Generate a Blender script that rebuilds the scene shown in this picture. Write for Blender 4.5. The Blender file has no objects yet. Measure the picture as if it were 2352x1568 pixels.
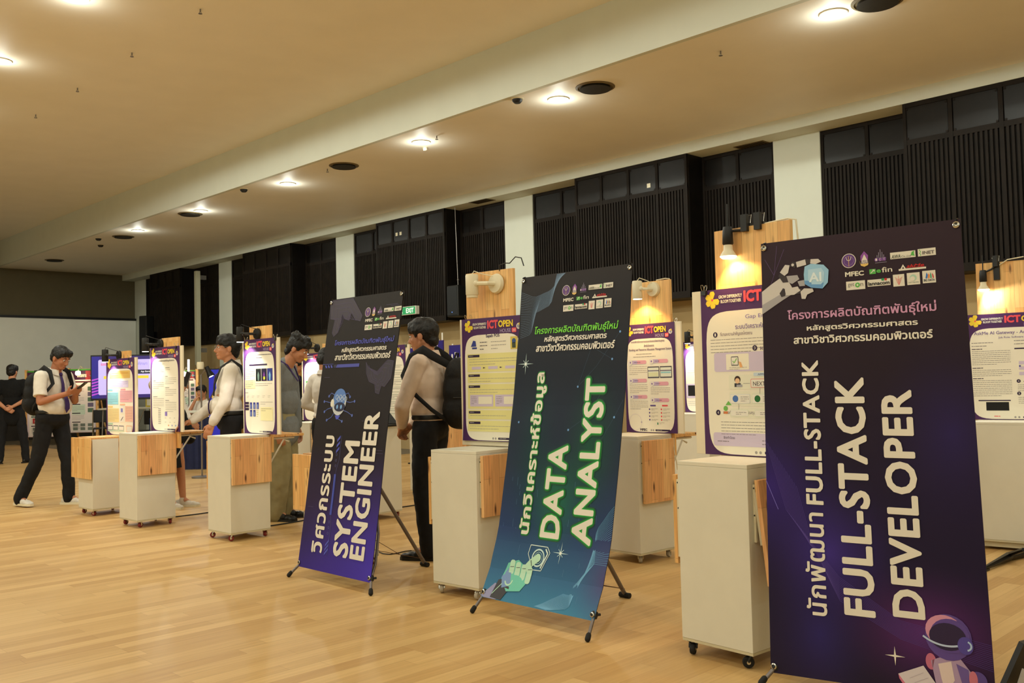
import bpy, bmesh, math, random
from mathutils import Vector as Vec, Matrix as Mat
R = math.radians
rnd = random.Random(7)
SC = bpy.context.scene
COL = SC.collection
# ---------------------------------------------------------------- camera
AZ, PITCH, ROLL, EYE, FPX = R(44.6), R(2.34), R(-1.36), 1.25, 2150.0
FWD = Vec((math.sin(AZ), math.cos(AZ), 0)); RGT = Vec((math.cos(AZ), -math.sin(AZ), 0)); UP = Vec((0, 0, 1))
def cam_axes():
    f = FWD * math.cos(PITCH) + UP * math.sin(PITCH)
    u = UP * math.cos(PITCH) - FWD * math.sin(PITCH)
    c, s = math.cos(ROLL), math.sin(ROLL)
    r2 = RGT * c + u * s
    u2 = u * c - RGT * s
    return r2, u2, f
cr, cu, cf = cam_axes()
cam = bpy.data.cameras.new('camera'); cam.sensor_width = 36; cam.lens = 36 * FPX / 2352; cam.clip_end = 200
cobj = bpy.data.objects.new('camera', cam); COL.objects.link(cobj)
cobj.matrix_world = Mat(((cr.x, cu.x, -cf.x, 0), (cr.y, cu.y, -cf.y, 0), (cr.z, cu.z, -cf.z, EYE), (0, 0, 0, 1)))
SC.camera = cobj
# ---------------------------------------------------------------- exposure, world
SC.view_settings.view_transform = 'Standard'; SC.view_settings.look = 'None'
SC.view_settings.gamma = 1; SC.view_settings.use_curve_mapping = False
SC.view_settings.exposure = 0.0
wd = bpy.data.worlds.new('world'); SC.world = wd; wd.use_nodes = True
wd.node_tree.nodes['Background'].inputs[0].default_value = (0.9, 0.8, 0.6, 1)
wd.node_tree.nodes['Background'].inputs[1].default_value = 0.02
# ---------------------------------------------------------------- hall lighting: recessed downlights and added point fills
ZU, ZL, XS, XF, XR, ZS = 5.03, 4.40, 7.27, 10.5, 10.87, 4.245      # ceilings, step, fascia, recessed wall, soffit
LAMPCOL = (0.96, 1.0, 0.88)
def spot(loc, aim, watt, ang, col, rad=0.05, blend=0.6, name='lamp_and_fill_light'):
    l = bpy.data.lights.new(name, 'SPOT'); l.energy = watt; l.spot_size = R(ang); l.spot_blend = blend
    l.color = col; l.shadow_soft_size = rad
    o = bpy.data.objects.new(name, l); COL.objects.link(o); o.location = loc
    o.rotation_euler = (Vec(aim) - Vec(loc)).to_track_quat('-Z', 'Y').to_euler()
    return o
LOWROW = [(7.75, y) for y in (-2.0, 0.8, 3.74, 7.02, 9.47, 12.77, 15.7, 18.4)]
UPROWS = [(x, y) for x in (3.3, -0.8, -4.9) for y in (-4.7, -2.4, -0.1, 2.25, 4.57, 6.9, 9.23, 11.56, 13.9)]
def glow(loc, watt):  # unseen fill light added below each downlight to brighten ceiling and fascia
    l = bpy.data.lights.new('lamp_and_fill_light', 'POINT'); l.energy = watt; l.color = LAMPCOL; l.shadow_soft_size = 0.06
    o = bpy.data.objects.new('lamp_and_fill_light', l); COL.objects.link(o); o.location = loc
for x, y in LOWROW:
    g = 1.25 if y > 8 else 1
    spot((x, y, ZL - 0.05), (x, y, 0), 31 * g, 166, LAMPCOL, 0.03, 0.02)
    spot((x, y, ZL - 0.05), (x, y, 0), 37 * g, 180, LAMPCOL, 0.08, 0.0)
    glow((x, y, ZL - 0.15), 5.0)
for x, y in UPROWS:
    spot((x, y, ZU - 0.05), (x, y, 0), 57 * (2.2 if y > 8 else 1.0), 177.2, LAMPCOL, 0.08, 0.08)
    glow((x, y, ZU - 0.15), 4.0)
# ---------------------------------------------------------------- pixel helpers: a photo point to the floor or to a wall plane
def ray(px, py):
    return cr * ((px - 1176) / FPX) - cu * ((py - 784) / FPX) + cf
CE = Vec((0, 0, EYE))
def at(px, py, z=0.0):
    d = ray(px, py); return CE + d * ((z - EYE) / d.z)
def onx(px, py, X):
    d = ray(px, py); return CE + d * (X / d.x)
def ony(px, py, Y):
    d = ray(px, py); return CE + d * (Y / d.y)
def dep(px, py, D):
    d = ray(px, py); return CE + d * (D / d.dot(FWD))
# ---------------------------------------------------------------- materials
MT = {}
def srgb(c):
    return tuple(((v / 255) / 12.92 if v <= 10 else (((v / 255) + 0.055) / 1.055) ** 2.4) for v in c)
def base(name):
    m = bpy.data.materials.new(name); m.use_nodes = True
    return m, m.node_tree.nodes, m.node_tree.links, m.node_tree.nodes['Principled BSDF']
def mat(name, rgb, rough=0.6, metal=0.0, var=0.06, scale=30.0, bump=0.0, emit=0.0, spec=0.4):
    """plain procedural material: colour with a little noise variation, optional bump / own light"""
    if name in MT: return MT[name]
    m, N, L, b = base(name)
    c = srgb(rgb)
    tc = N.new('ShaderNodeTexCoord'); nz = N.new('ShaderNodeTexNoise'); nz.inputs['Scale'].default_value = scale
    nz.inputs['Detail'].default_value = 4
    L.new(tc.outputs['Object'], nz.inputs['Vector'])
    rp = N.new('ShaderNodeValToRGB')
    rp.color_ramp.elements[0].position = 0.3; rp.color_ramp.elements[1].position = 0.7
    rp.color_ramp.elements[0].color = tuple(v * (1 - var) for v in c) + (1,)
    rp.color_ramp.elements[1].color = tuple(min(1, v * (1 + var)) for v in c) + (1,)
    L.new(nz.outputs[0], rp.inputs[0]); L.new(rp.outputs[0], b.inputs['Base Color'])
    b.inputs['Roughness'].default_value = rough; b.inputs['Metallic'].default_value = metal
    b.inputs['Specular IOR Level'].default_value = spec
    if bump:
        bp = N.new('ShaderNodeBump'); bp.inputs['Strength'].default_value = bump; bp.inputs['Distance'].default_value = 0.01
        L.new(nz.outputs[0], bp.inputs['Height']); L.new(bp.outputs[0], b.inputs['Normal'])
    if emit:
        b.inputs['Emission Color'].default_value = c + (1,); b.inputs['Emission Strength'].default_value = emit
    MT[name] = m
    return m
def ink(rgb, emit=0.0):
    n = 'ink_%d_%d_%d' % tuple(rgb) + ('_lit' if emit else '')
    return mat(n, rgb, 0.5, 0, 0.0, 5, 0, emit, 0.3)
def wood_mat(name, a, b_, knot=(90, 48, 20), axis='Z', stave=0.065):
    """laminated pine board: staves, fine grain along the axis, a few knots"""
    m, N, L, b = base(name)
    tc = N.new('ShaderNodeTexCoord'); mp = N.new('ShaderNodeMapping')
    L.new(tc.outputs['Object'], mp.inputs['Vector'])
    # rotate so the grain runs along texture X
    mp.inputs['Rotation'].default_value = (0, R(90), 0) if axis == 'Z' else ((0, 0, R(90)) if axis == 'Y' else (0, 0, 0))
    sp = N.new('ShaderNodeSeparateXYZ'); L.new(mp.outputs[0], sp.inputs[0])
    ad = N.new('ShaderNodeMath'); ad.operation = 'ADD'; L.new(sp.outputs[1], ad.inputs[0]); L.new(sp.outputs[2], ad.inputs[1])
    cb = N.new('ShaderNodeCombineXYZ'); L.new(sp.outputs[0], cb.inputs[0]); L.new(ad.outputs[0], cb.inputs[1])
    br = N.new('ShaderNodeTexBrick'); L.new(cb.outputs[0], br.inputs['Vector'])
    br.inputs['Scale'].default_value = 1; br.inputs['Brick Width'].default_value = 0.42; br.inputs['Row Height'].default_value = stave
    br.inputs['Mortar Size'].default_value = 0.0007; br.inputs['Bias'].default_value = 0.0; br.offset = 0.37
    br.inputs['Color1'].default_value = srgb(a) + (1,); br.inputs['Color2'].default_value = srgb(b_) + (1,)
    br.inputs['Mortar'].default_value = tuple(v * 0.6 for v in srgb(b_)) + (1,)
    st = N.new('ShaderNodeMapping'); st.inputs['Scale'].default_value = (3, 60, 60); L.new(mp.outputs[0], st.inputs['Vector'])
    gr = N.new('ShaderNodeTexNoise'); gr.inputs['Scale'].default_value = 1.5; gr.inputs['Detail'].default_value = 6; L.new(st.outputs[0], gr.inputs['Vector'])
    mx = N.new('ShaderNodeMixRGB'); mx.blend_type = 'MULTIPLY'; mx.inputs[0].default_value = 0.45
    rp = N.new('ShaderNodeValToRGB'); rp.color_ramp.elements[0].color = (0.55, 0.45, 0.35, 1); rp.color_ramp.elements[0].position = 0.3
    rp.color_ramp.elements[1].color = (1.15, 1.1, 1.0, 1); rp.color_ramp.elements[1].position = 0.65
    L.new(gr.outputs[0], rp.inputs[0]); L.new(br.outputs[0], mx.inputs[1]); L.new(rp.outputs[0], mx.inputs[2])
    vm = N.new('ShaderNodeMapping'); vm.inputs['Scale'].default_value = (4, 16, 16); L.new(mp.outputs[0], vm.inputs['Vector'])
    vo = N.new('ShaderNodeTexVoronoi'); vo.inputs['Scale'].default_value = 1.0; L.new(vm.outputs[0], vo.inputs['Vector'])
    kr = N.new('ShaderNodeValToRGB'); kr.color_ramp.elements[0].position = 0.07; kr.color_ramp.elements[1].position = 0.19
    kr.color_ramp.elements[0].color = (1, 1, 1, 1); kr.color_ramp.elements[1].color = (0, 0, 0, 1)
    L.new(vo.outputs['Distance'], kr.inputs[0])
    m2 = N.new('ShaderNodeMixRGB'); L.new(kr.outputs[0], m2.inputs[0]); L.new(mx.outputs[0], m2.inputs[1])
    m2.inputs[2].default_value = srgb(knot) + (1,)
    L.new(m2.outputs[0], b.inputs['Base Color']); b.inputs['Roughness'].default_value = 0.5
    MT[name] = m
    return m
# ---------------------------------------------------------------- mesh builder
class MB:
    """collects shapes and links them as ONE mesh object"""
    def __init__(s): s.v = []; s.f = []; s.mi = []; s.mats = []; s.T = None
    def _m(s, m):
        if m not in s.mats: s.mats.append(m)
        return s.mats.index(m)
    def add(s, vs, fs, m):
        o = len(s.v); k = s._m(m)
        for p in vs:
            p = Vec(p); s.v.append(s.T @ p if s.T else p)
        for f in fs: s.f.append([o + i for i in f]); s.mi.append(k)
        return s
    def box(s, x0, x1, y0, y1, z0, z1, m):
        v = [(x, y, z) for x in (x0, x1) for y in (y0, y1) for z in (z0, z1)]
        return s.add(v, [(0, 1, 3, 2), (4, 6, 7, 5), (0, 4, 5, 1), (2, 3, 7, 6), (0, 2, 6, 4), (1, 5, 7, 3)], m)
    def quad(s, a, b, c, d, m): return s.add([a, b, c, d], [(0, 1, 2, 3)], m)
    def rings(s, rs, m, cap=True, close=False):
        n = len(rs[0]); vs = [p for r in rs for p in r]; fs = []
        K = len(rs)
        for i in range(K if close else K - 1):
            for j in range(n):
                a, b = i * n + j, i * n + (j + 1) % n
                c, d = ((i + 1) % K) * n + (j + 1) % n, ((i + 1) % K) * n + j
                fs.append((a, b, c, d))
        if cap and not close:
            fs.append(tuple(reversed(range(n)))); fs.append(tuple(range((K - 1) * n, K * n)))
        return s.add(vs, fs, m)
    def tube(s, pts, r, m, n=8, close=False, flat=1.0):
        pts = [Vec(p) for p in pts]; K = len(pts); rs = []; prev = None
        rr = r if isinstance(r, (list, tuple)) else [r] * K
        for i, p in enumerate(pts):
            a = pts[(i - 1) % K] if (i > 0 or close) else p
            b = pts[(i + 1) % K] if (i < K - 1 or close) else p
            t = (b - a).normalized() if (b - a).length > 1e-9 else Vec((0, 0, 1))
            if prev is None:
                e1 = t.cross(Vec((0, 0, 1)))
                if e1.length < 1e-3: e1 = t.cross(Vec((0, 1, 0)))
            else: e1 = prev - t * prev.dot(t)
            e1.normalize(); e2 = t.cross(e1); prev = e1
            rs.append([p + (e1 * math.cos(6.28319 * j / n) * flat + e2 * math.sin(6.28319 * j / n)) * rr[i] for j in range(n)])
        return s.rings(rs, m, True, close)
    def cyl(s, a, b, r, m, n=16, r2=None): return s.tube([a, b], [r, r if r2 is None else r2], m, n)
    def lathe(s, prof, o, axis, m, n=20):
        """prof: (radius, height along the axis)"""
        ax = Vec(axis).normalized(); e1 = ax.cross(Vec((0, 0, 1)))
        if e1.length < 1e-3: e1 = Vec((1, 0, 0))
        e1.normalize(); e2 = ax.cross(e1); o = Vec(o)
        return s.rings([[o + ax * h + (e1 * math.cos(6.28319 * j / n) + e2 * math.sin(6.28319 * j / n)) * max(r, 1e-4) for j in range(n)] for r, h in prof], m)
    def ball(s, c, r, m, n=14, k=8, rot=None):
        c = Vec(c); rx, ry, rz = r if isinstance(r, (list, tuple)) else (r, r, r); rs = []
        for i in range(k + 1):
            t = math.pi * (i + 0.02) / (k + 0.04)
            ring = []
            for j in range(n):
                p = Vec((math.sin(t) * math.cos(6.28319 * j / n) * rx, math.sin(t) * math.sin(6.28319 * j / n) * ry, -math.cos(t) * rz))
                if rot: p = rot @ p
                ring.append(c + p)
            rs.append(ring)
        return s.rings(rs, m)
    def caps(s, a, ra, b, rb, m, n=14):
        """tapered capsule"""
        a = Vec(a); b = Vec(b); d = (b - a).normalized()
        pts = []; rs = []
        for t in (90, 60, 30, 0): pts.append(a - d * ra * math.sin(R(t))); rs.append(max(ra * math.cos(R(t)), 1e-4))
        for t in (0, 30, 60, 90): pts.append(b + d * rb * math.sin(R(t))); rs.append(max(rb * math.cos(R(t)), 1e-4))
        return s.tube(pts, rs, m, n)
    def prism(s, poly, fn, th, m):
        """2-D outline -> solid; fn(x, y, t) gives the point at thickness t in 0..th"""
        n = len(poly)
        vs = [fn(x, y, 0) for x, y in poly] + [fn(x, y, th) for x, y in poly]
        fs = [tuple(range(n)), tuple(range(2 * n - 1, n - 1, -1))] + [(i, (i + 1) % n, n + (i + 1) % n, n + i) for i in range(n)]
        return s.add(vs, fs, m)
    def build(s, name, parent=None, bevel=0.0, smooth=False, loc=None):
        me = bpy.data.meshes.new(name); me.from_pydata([tuple(p) for p in s.v], [], s.f)
        for m in s.mats: me.materials.append(m)
        me.polygons.foreach_set('material_index', s.mi)
        me.update()
        bm = bmesh.new(); bm.from_mesh(me); bmesh.ops.recalc_face_normals(bm, faces=bm.faces[:]); bm.to_mesh(me); bm.free()
        if smooth:
            me.polygons.foreach_set('use_smooth', [True] * len(me.polygons))
            try: me.set_sharp_from_angle(angle=R(40))
            except Exception: pass
        o = bpy.data.objects.new(name, me); COL.objects.link(o)
        if parent: o.parent = parent
        if loc: o.location = loc
        if bevel:
            md = o.modifiers.new('bevel', 'BEVEL'); md.width = bevel; md.segments = 2; md.limit_method = 'ANGLE'
        return o
def tag(o, label, cat, group=None, kind=None):
    o['label'] = label; o['category'] = cat
    if group: o['group'] = group
    if kind: o['kind'] = kind
    return o
def thing(name, label, cat, loc=(0, 0, 0), rz=0.0, group=None):
    o = bpy.data.objects.new(name, None); o.empty_display_size = 0.1; COL.objects.link(o)
    o.location = loc; o.rotation_euler = (0, 0, rz)
    return tag(o, label, cat, group)
def struct(name, mb, **k):
    o = mb.build(name, **k); o['kind'] = 'structure'; return o
def dup(root, loc, rz=None, label=None):
    r = root.copy(); COL.objects.link(r); r.location = loc
    if rz is not None: r.rotation_euler = (0, 0, rz)
    if label: r['label'] = label
    for ch in list(root.children):
        c = ch.copy(); COL.objects.link(c); c.parent = r
        for g in list(ch.children):
            d = g.copy(); COL.objects.link(d); d.parent = c
    return r
WHITE = mat('white_laminate', (222, 217, 200), 0.45, 0, 0.02, 8)
PLASTER = mat('plaster_white', (216, 220, 208), 0.85, 0, 0.02, 3)
BLACK = mat('black_plastic', (22, 22, 22), 0.45, 0, 0.1, 20)
BLACKM = mat('black_metal', (26, 26, 28), 0.35, 0.6, 0.1, 20)
CHROME = mat('chrome', (200, 200, 195), 0.2, 1.0, 0.02, 20)
GREYM = mat('grey_metal', (140, 135, 130), 0.4, 0.8, 0.05, 20)
DARKCLOTH = mat('black_cloth', (11, 11, 12), 0.95, 0, 0.2, 60, 0.15)
CREAM = mat('cream_plastic', (226, 216, 186), 0.4, 0, 0.02, 20)
PINE = wood_mat('pine_board', (242, 198, 130), (224, 168, 100))
PINE2 = wood_mat('pine_board_red', (242, 196, 138), (226, 166, 112))
PINEX = wood_mat('pine_shelf', (234, 186, 122), (216, 158, 96), axis='Y')
# ---------------------------------------------------------------- floor
def floor_mat():
    m, N, L, b = base('laminate_floor')
    tc = N.new('ShaderNodeTexCoord')
    br = N.new('ShaderNodeTexBrick'); L.new(tc.outputs['Object'], br.inputs['Vector'])
    br.inputs['Scale'].default_value = 1; br.inputs['Brick Width'].default_value = 0.92; br.inputs['Row Height'].default_value = 0.092
    br.inputs['Mortar Size'].default_value = 0.0006; br.inputs['Bias'].default_value = -0.1; br.offset = 0.43; br.offset_frequency = 3
    br.squash = 0.8; br.squash_frequency = 4
    br.inputs['Color1'].default_value = srgb((212, 176, 118)) + (1,); br.inputs['Color2'].default_value = srgb((188, 148, 92)) + (1,)
    br.inputs['Mortar'].default_value = srgb((160, 122, 76)) + (1,)
    mp = N.new('ShaderNodeMapping'); mp.inputs['Scale'].default_value = (1.5, 30, 1); L.new(tc.outputs['Object'], mp.inputs['Vector'])
    nz = N.new('ShaderNodeTexNoise'); nz.inputs['Scale'].default_value = 1.6; nz.inputs['Detail'].default_value = 5; L.new(mp.outputs[0], nz.inputs['Vector'])
    rp = N.new('ShaderNodeValToRGB'); rp.color_ramp.elements[0].position = 0.25; rp.color_ramp.elements[1].position = 0.75
    rp.color_ramp.elements[0].color = (0.88, 0.85, 0.8, 1); rp.color_ramp.elements[1].color = (1.06, 1.05, 1.03, 1)
    L.new(nz.outputs[0], rp.inputs[0])
    mx = N.new('ShaderNodeMixRGB'); mx.blend_type = 'MULTIPLY'; mx.inputs[0].default_value = 1
    L.new(br.outputs[0], mx.inputs[1]); L.new(rp.outputs[0], mx.inputs[2]); L.new(mx.outputs[0], b.inputs['Base Color'])
    b.inputs['Roughness'].default_value = 0.46; b.inputs['Specular IOR Level'].default_value = 0.35
    return m
YB, YE, XW = -7.0, 26.0, -8.0
FL = floor_mat()
CARPET = mat('grey_carpet', (120, 108, 88), 0.95, 0, 0.15, 60, 0.2)
struct('floor', MB().box(XW, 7.15, YB, 24.0, -0.05, 0, FL).box(7.15, 11.2, YB, 13.0, -0.05, 0, FL))
struct('floor', MB().box(7.15, 11.2, 13.0, YE, -0.05, 0.002, CARPET).box(XW, 7.15, 24.0, YE, -0.05, 0.002, CARPET))
# ---------------------------------------------------------------- ceilings, fascias
CEIL = mat('ceiling_paint', (246, 240, 226), 0.55, 0, 0.02, 2)
struct('ceiling', MB().box(XW, XS, YB, YE, ZU, ZU + 0.1, CEIL))
struct('ceiling', MB().box(XS + 0.06, XF, YB, YE, ZL, ZL + 0.1, CEIL))
struct('trim_1', MB().box(XS, XS + 0.06, YB, YE, ZL, ZU, PLASTER))
struct('trim_2', MB().box(XF, 11.2, YB, YE, ZS, ZL + 0.1, PLASTER))
# ---------------------------------------------------------------- walls
WALLP = mat('beige_wall', (176, 152, 108), 0.85, 0, 0.05, 4)
struct('wall_right', MB().box(XR + 0.06, 11.2, YB, YE + 0.2, 0, ZS, WALLP))
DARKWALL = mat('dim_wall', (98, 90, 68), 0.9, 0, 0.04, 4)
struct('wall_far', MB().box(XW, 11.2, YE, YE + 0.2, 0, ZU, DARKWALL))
struct('wall_left', MB().box(XW - 0.2, XW, YB, YE, 0, ZU, PLASTER))
struct('wall_back', MB().box(XW, 11.2, YB - 0.2, YB, 0, ZU, PLASTER))
COLY = [(0.48, 1.12), (5.48, 6.12), (10.46, 11.11), (15.45, 16.07), (20.47, 21.08), (25.3, 26.0)]
for a, b in COLY:
    c = struct('column', MB().box(XR - 0.02, XR + 0.08, a, b, 0.0, ZS, PLASTER))
# ---------------------------------------------------------------- louvred window bays
LOUV = mat('dark_louvre', (25, 18, 12), 0.65, 0, 0.3, 6, 0, 0, .2)
LOUVD = mat('dark_panel', (17, 13, 11), 0.4, 0, 0.3, 9, 0, 0, .25)
LOUVB = mat('louvre_gap', (16, 13, 11), 0.9, 0, 0.1, 6)
ZT, ZM, ZB = ZS, 3.80, 2.30
def louvres(b, x, y0, y1, n):
    """n panels between y0 and y1 on the plane x: frame, upper pane, vertical slats"""
    b.box(x + 0.03, x + 0.05, y0, y1, ZB, ZT - 0.002, LOUVB)
    w = (y1 - y0) / n
    for i in range(n + 1):
        y = y0 + w * i; h = 0.035 if i in (0, n) else 0.022
        b.box(x, x + 0.03, max(y - h, y0), min(y + h, y1), ZB, ZT - 0.002, LOUV)
    for z0, z1 in ((ZB, ZB + 0.09), (ZM - 0.03, ZM + 0.03), (ZT - 0.052, ZT - 0.002)): b.box(x + 0.003, x + 0.03, y0, y1, z0, z1, LOUV)
    for i in range(n):
        a, c = y0 + w * i + 0.03, y0 + w * (i + 1) - 0.03
        b.box(x + 0.015, x + 0.03, a, c, ZM + 0.03, ZT - 0.052, LOUVD)
        for p, q in ((a + 0.012, ZT - 0.07), (c - 0.012, ZT - 0.07), (a + 0.012, ZM + 0.045), (c - 0.012, ZM + 0.045)):
            b.box(x + 0.008, x + 0.015, p - 0.012, p + 0.012, q - 0.012, q + 0.012, LOUV)
        k = max(2, round((c - a) / 0.05))
        for j in range(k):
            y = a + (c - a) * (j + 0.5) / k
            b.box(x + 0.006, x + 0.032, y - 0.014, y + 0.014, ZB + 0.09, ZM - 0.03, LOUV)
bays = [(1.12, 5.48, 2.25, 4.30), (6.12, 10.46, 7.22, 9.23), (11.11, 15.45, 12.25, 14.22), (16.07, 20.47, 17.25, 19.27), (21.08, 25.3, 22.45, 24.2)]
for i, (a, d, p, q) in enumerate(bays):
    w = thing('window_%d' % (i + 1), 'dark louvred window bay', 'window'); w['kind'] = 'structure'
    del w['label']; del w['category']
    b = MB(); louvres(b, XF, p, q, 4); b.build('bay_front', w)
    b = MB(); b.box(XF + 0.051, XR + 0.05, p, p + 0.04, ZB, ZS - 0.002, LOUVD).box(XF + 0.051, XR + 0.05, q - 0.04, q, ZB, ZS - 0.002, LOUVD)
    b.box(XF + 0.051, XR + 0.05, p + 0.04, q - 0.04, ZB, ZB + 0.03, LOUVD); b.build('bay_side', w)
    b = MB(); louvres(b, XR, a, p, 2); b.build('louvre_panel', w)
    b = MB(); louvres(b, XR, q, d, 2); b.build('louvre_panel', w)
# ---------------------------------------------------------------- far wall: screen, stage front
SCR = mat('projection_screen', (240, 240, 230), 0.8, 0, 0.02, 3)
s = thing('projection_screen', 'large white projection screen on the far wall', 'screen', (4.0, YE - 0.05, 0))
MB().box(-8, 6.84, -0.03, 0, 1.27, 3.14, SCR).build('screen_surface', s)
MB().box(-8, 6.84, -0.06, 0.01, 3.14, 3.2, BLACK).build('top_bar', s)
struct('baseboard_far', MB().box(XW, 10.3, YE - 0.12, YE - 0.001, 0.0, 1.25, mat('stage_front', (52, 46, 40), 0.8, 0, 0.2, 5)))
# ---------------------------------------------------------------- ceiling fittings
GLOW = mat('lamp_glow', (255, 250, 232), 0.5, 0, 0, 5, 0, 14.0)
dl = thing('ceiling_light', '', 'ceiling light', (0, 0, 0), 0, 'recessed downlights')
MB().lathe([(0.085, 0), (0.12, 0), (0.125, -0.006), (0.12, -0.012), (0.09, -0.012), (0.085, -0.004)], (0, 0, 0), (0, 0, 1), WHITE, 28).build('trim_ring', dl, smooth=True)
MB().lathe([(0.0, -0.004), (0.086, -0.004), (0.086, -0.006), (0.0, -0.0061)], (0, 0, 0), (0, 0, 1), GLOW, 28).build('diffuser', dl)
lab = {3.74: 'large bright round downlight at the top right, beside the vent cut by the frame', 7.02: 'round downlight left of the round vent nearest the middle of the lower ceiling',
       9.47: 'third downlight of the lower row counted from the right', 12.77: 'downlight left of the small flat vent in mid ceiling',
       15.7: 'downlight touching a vent, second from the far end of the row', 18.4: 'farthest lit downlight of the lower ceiling row'}
used = [0]
def place_dl(loc, label):
    if not used[0]: dl.location = loc; dl['label'] = label; used[0] = 1
    else: dup(dl, loc, None, label)
for x, y in LOWROW:
    if y in lab: place_dl((x, y, ZL), lab[y])
for y, t in ((9.23, 'downlight cut by the top edge of the photo, on the upper ceiling'), (11.56, 'downlight cut by the left edge of the photo, on the upper ceiling')):
    place_dl((3.3, y, ZU), t)
VENT = mat('vent_dark', (38, 34, 26), 0.7, 0, 0.1, 20); VENTR = mat('vent_ring', (110, 96, 66), 0.6, 0, 0.05, 20)
vt = thing('air_vent', '', 'air vent', (0, 0, 0), 0, 'round ceiling vents')
b = MB(); b.lathe([(0.0, -0.001), (0.19, -0.001), (0.19, -0.003), (0.0, -0.0031)], (0, 0, 0), (0, 0, 1), VENT, 32); b.build('vent_hole', vt)
b = MB()
for r in (0.035, 0.075, 0.115, 0.155): b.lathe([(r - 0.006, -0.004), (r + 0.006, -0.004), (r + 0.016, -0.03), (r + 0.006, -0.03)], (0, 0, 0), (0, 0, 1), VENT, 32)
b.build('cone_ring', vt, smooth=True)
b = MB(); b.lathe([(0.185, 0), (0.215, 0), (0.215, -0.006), (0.19, -0.014), (0.185, -0.004)], (0, 0, 0), (0, 0, 1), VENTR, 32); b.build('rim', vt, smooth=True)
VL = ['round vent cut by the top edge beside the brightest downlight', 'large round vent with dark rings right of a downlight', 'round vent in mid ceiling right of two downlights',
      'vent partly hidden by the glow of a downlight', 'vent beside the farthest lit downlight', 'faint vent in the dark far end of the lower ceiling']
for i, (px, py) in enumerate([(2015, 3), (1367, 200), (790, 380), (437, 491), (283, 543), (125, 597)]):
    p = at(px, py, ZL)
    if i == 0: vt.location = p; vt['label'] = VL[0]
    else: dup(vt, p, None, VL[i])
sd = thing('smoke_detector', '', 'smoke detector', (0, 0, 0), 0, 'smoke detectors')
MB().lathe([(0.0, -0.05), (0.035, -0.05), (0.055, -0.03), (0.06, 0.0), (0.0, 0.0)], (0, 0, 0), (0, 0, 1), BLACK, 20).build('housing', sd, smooth=True)
MB().lathe([(0.07, -0.008), (0.075, -0.004), (0.075, 0.0), (0.06, 0.0)], (0, 0, 0), (0, 0, 1), CREAM, 20).build('base_ring', sd, smooth=True)
SL = ['dark smoke detector on the ceiling edge left of a bright downlight', 'dark smoke detector between two vents near the ceiling step', 'smoke detector at the dark far end of the lower ceiling', 'flat disc below the farthest smoke detector']
for i, (px, py) in enumerate([(1188, 227), (560, 434), (226, 547), (231, 562)]):
    p = at(px, py, ZL)
    if i == 0: sd.location = p; sd['label'] = SL[0]
    else: dup(sd, p, None, SL[i])
sk = thing('sprinkler_head', '', 'sprinkler', (0, 0, 0), 0, 'ceiling sprinklers')
b = MB(); b.cyl((0, 0, 0), (0, 0, -0.03), 0.008, GREYM, 8); b.lathe([(0.02, -0.045), (0.02, -0.048), (0, -0.048), (0, -0.045)], (0, 0, 0), (0, 0, 1), GREYM, 12)
b.cyl((0.008, 0, -0.03), (0.012, 0, -0.046), 0.003, GREYM, 6).cyl((-0.008, 0, -0.03), (-0.012, 0, -0.046), 0.003, GREYM, 6); b.build('sprinkler_body', sk)
KL = ['sprinkler on the lower ceiling below the brightest downlight', 'sprinkler right of the third downlight of the lower row', 'small sprinkler left of the mid ceiling vent',
      'uppermost of the four dots on the upper ceiling', 'second of the four dots on the upper ceiling from the top', 'third of the four dots on the upper ceiling from the top', 'lowest of the four dots on the upper ceiling']
for i, (px, py, z) in enumerate([(1655, 117, ZL), (1003, 312, ZL), (752, 388, ZL), (460, 21, ZU), (303, 121, ZU), (178, 202, ZU), (82, 263, ZU)]):
    p = at(px, py, z)
    if i == 0: sk.location = p; sk['label'] = KL[0]
    else: dup(sk, p, None, KL[i])
cm = thing('ceiling_sensor', 'small white dome fitting under the third downlight of the lower row', 'sensor', at(976, 338, ZL))
MB().lathe([(0, -0.05), (0.02, -0.045), (0.03, -0.025), (0.03, 0), (0, 0)], (0, 0, 0), (0, 0, 1), CREAM, 16).build('dome', cm, smooth=True)
for i, (px, py, t) in enumerate([(1735, 335, 'dark square grille in the soffit beside the second column from the right'), (1115, 463, 'dark square grille in the soffit above the hanging loudspeaker')]):
    p = at(px, py, ZS); g = thing('soffit_grille', t, 'air vent', (p.x - 0.08, p.y, ZS), 0, 'soffit grilles')
    MB().box(-0.11, 0.11, -0.22, 0.22, -0.006, 0, VENTR).build('frame', g)
    b = MB()
    for k in range(9): b.box(-0.09, 0.09, -0.19 + k * 0.044, -0.165 + k * 0.044, -0.009, -0.006, VENT)
    b.build('slats', g)
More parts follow.
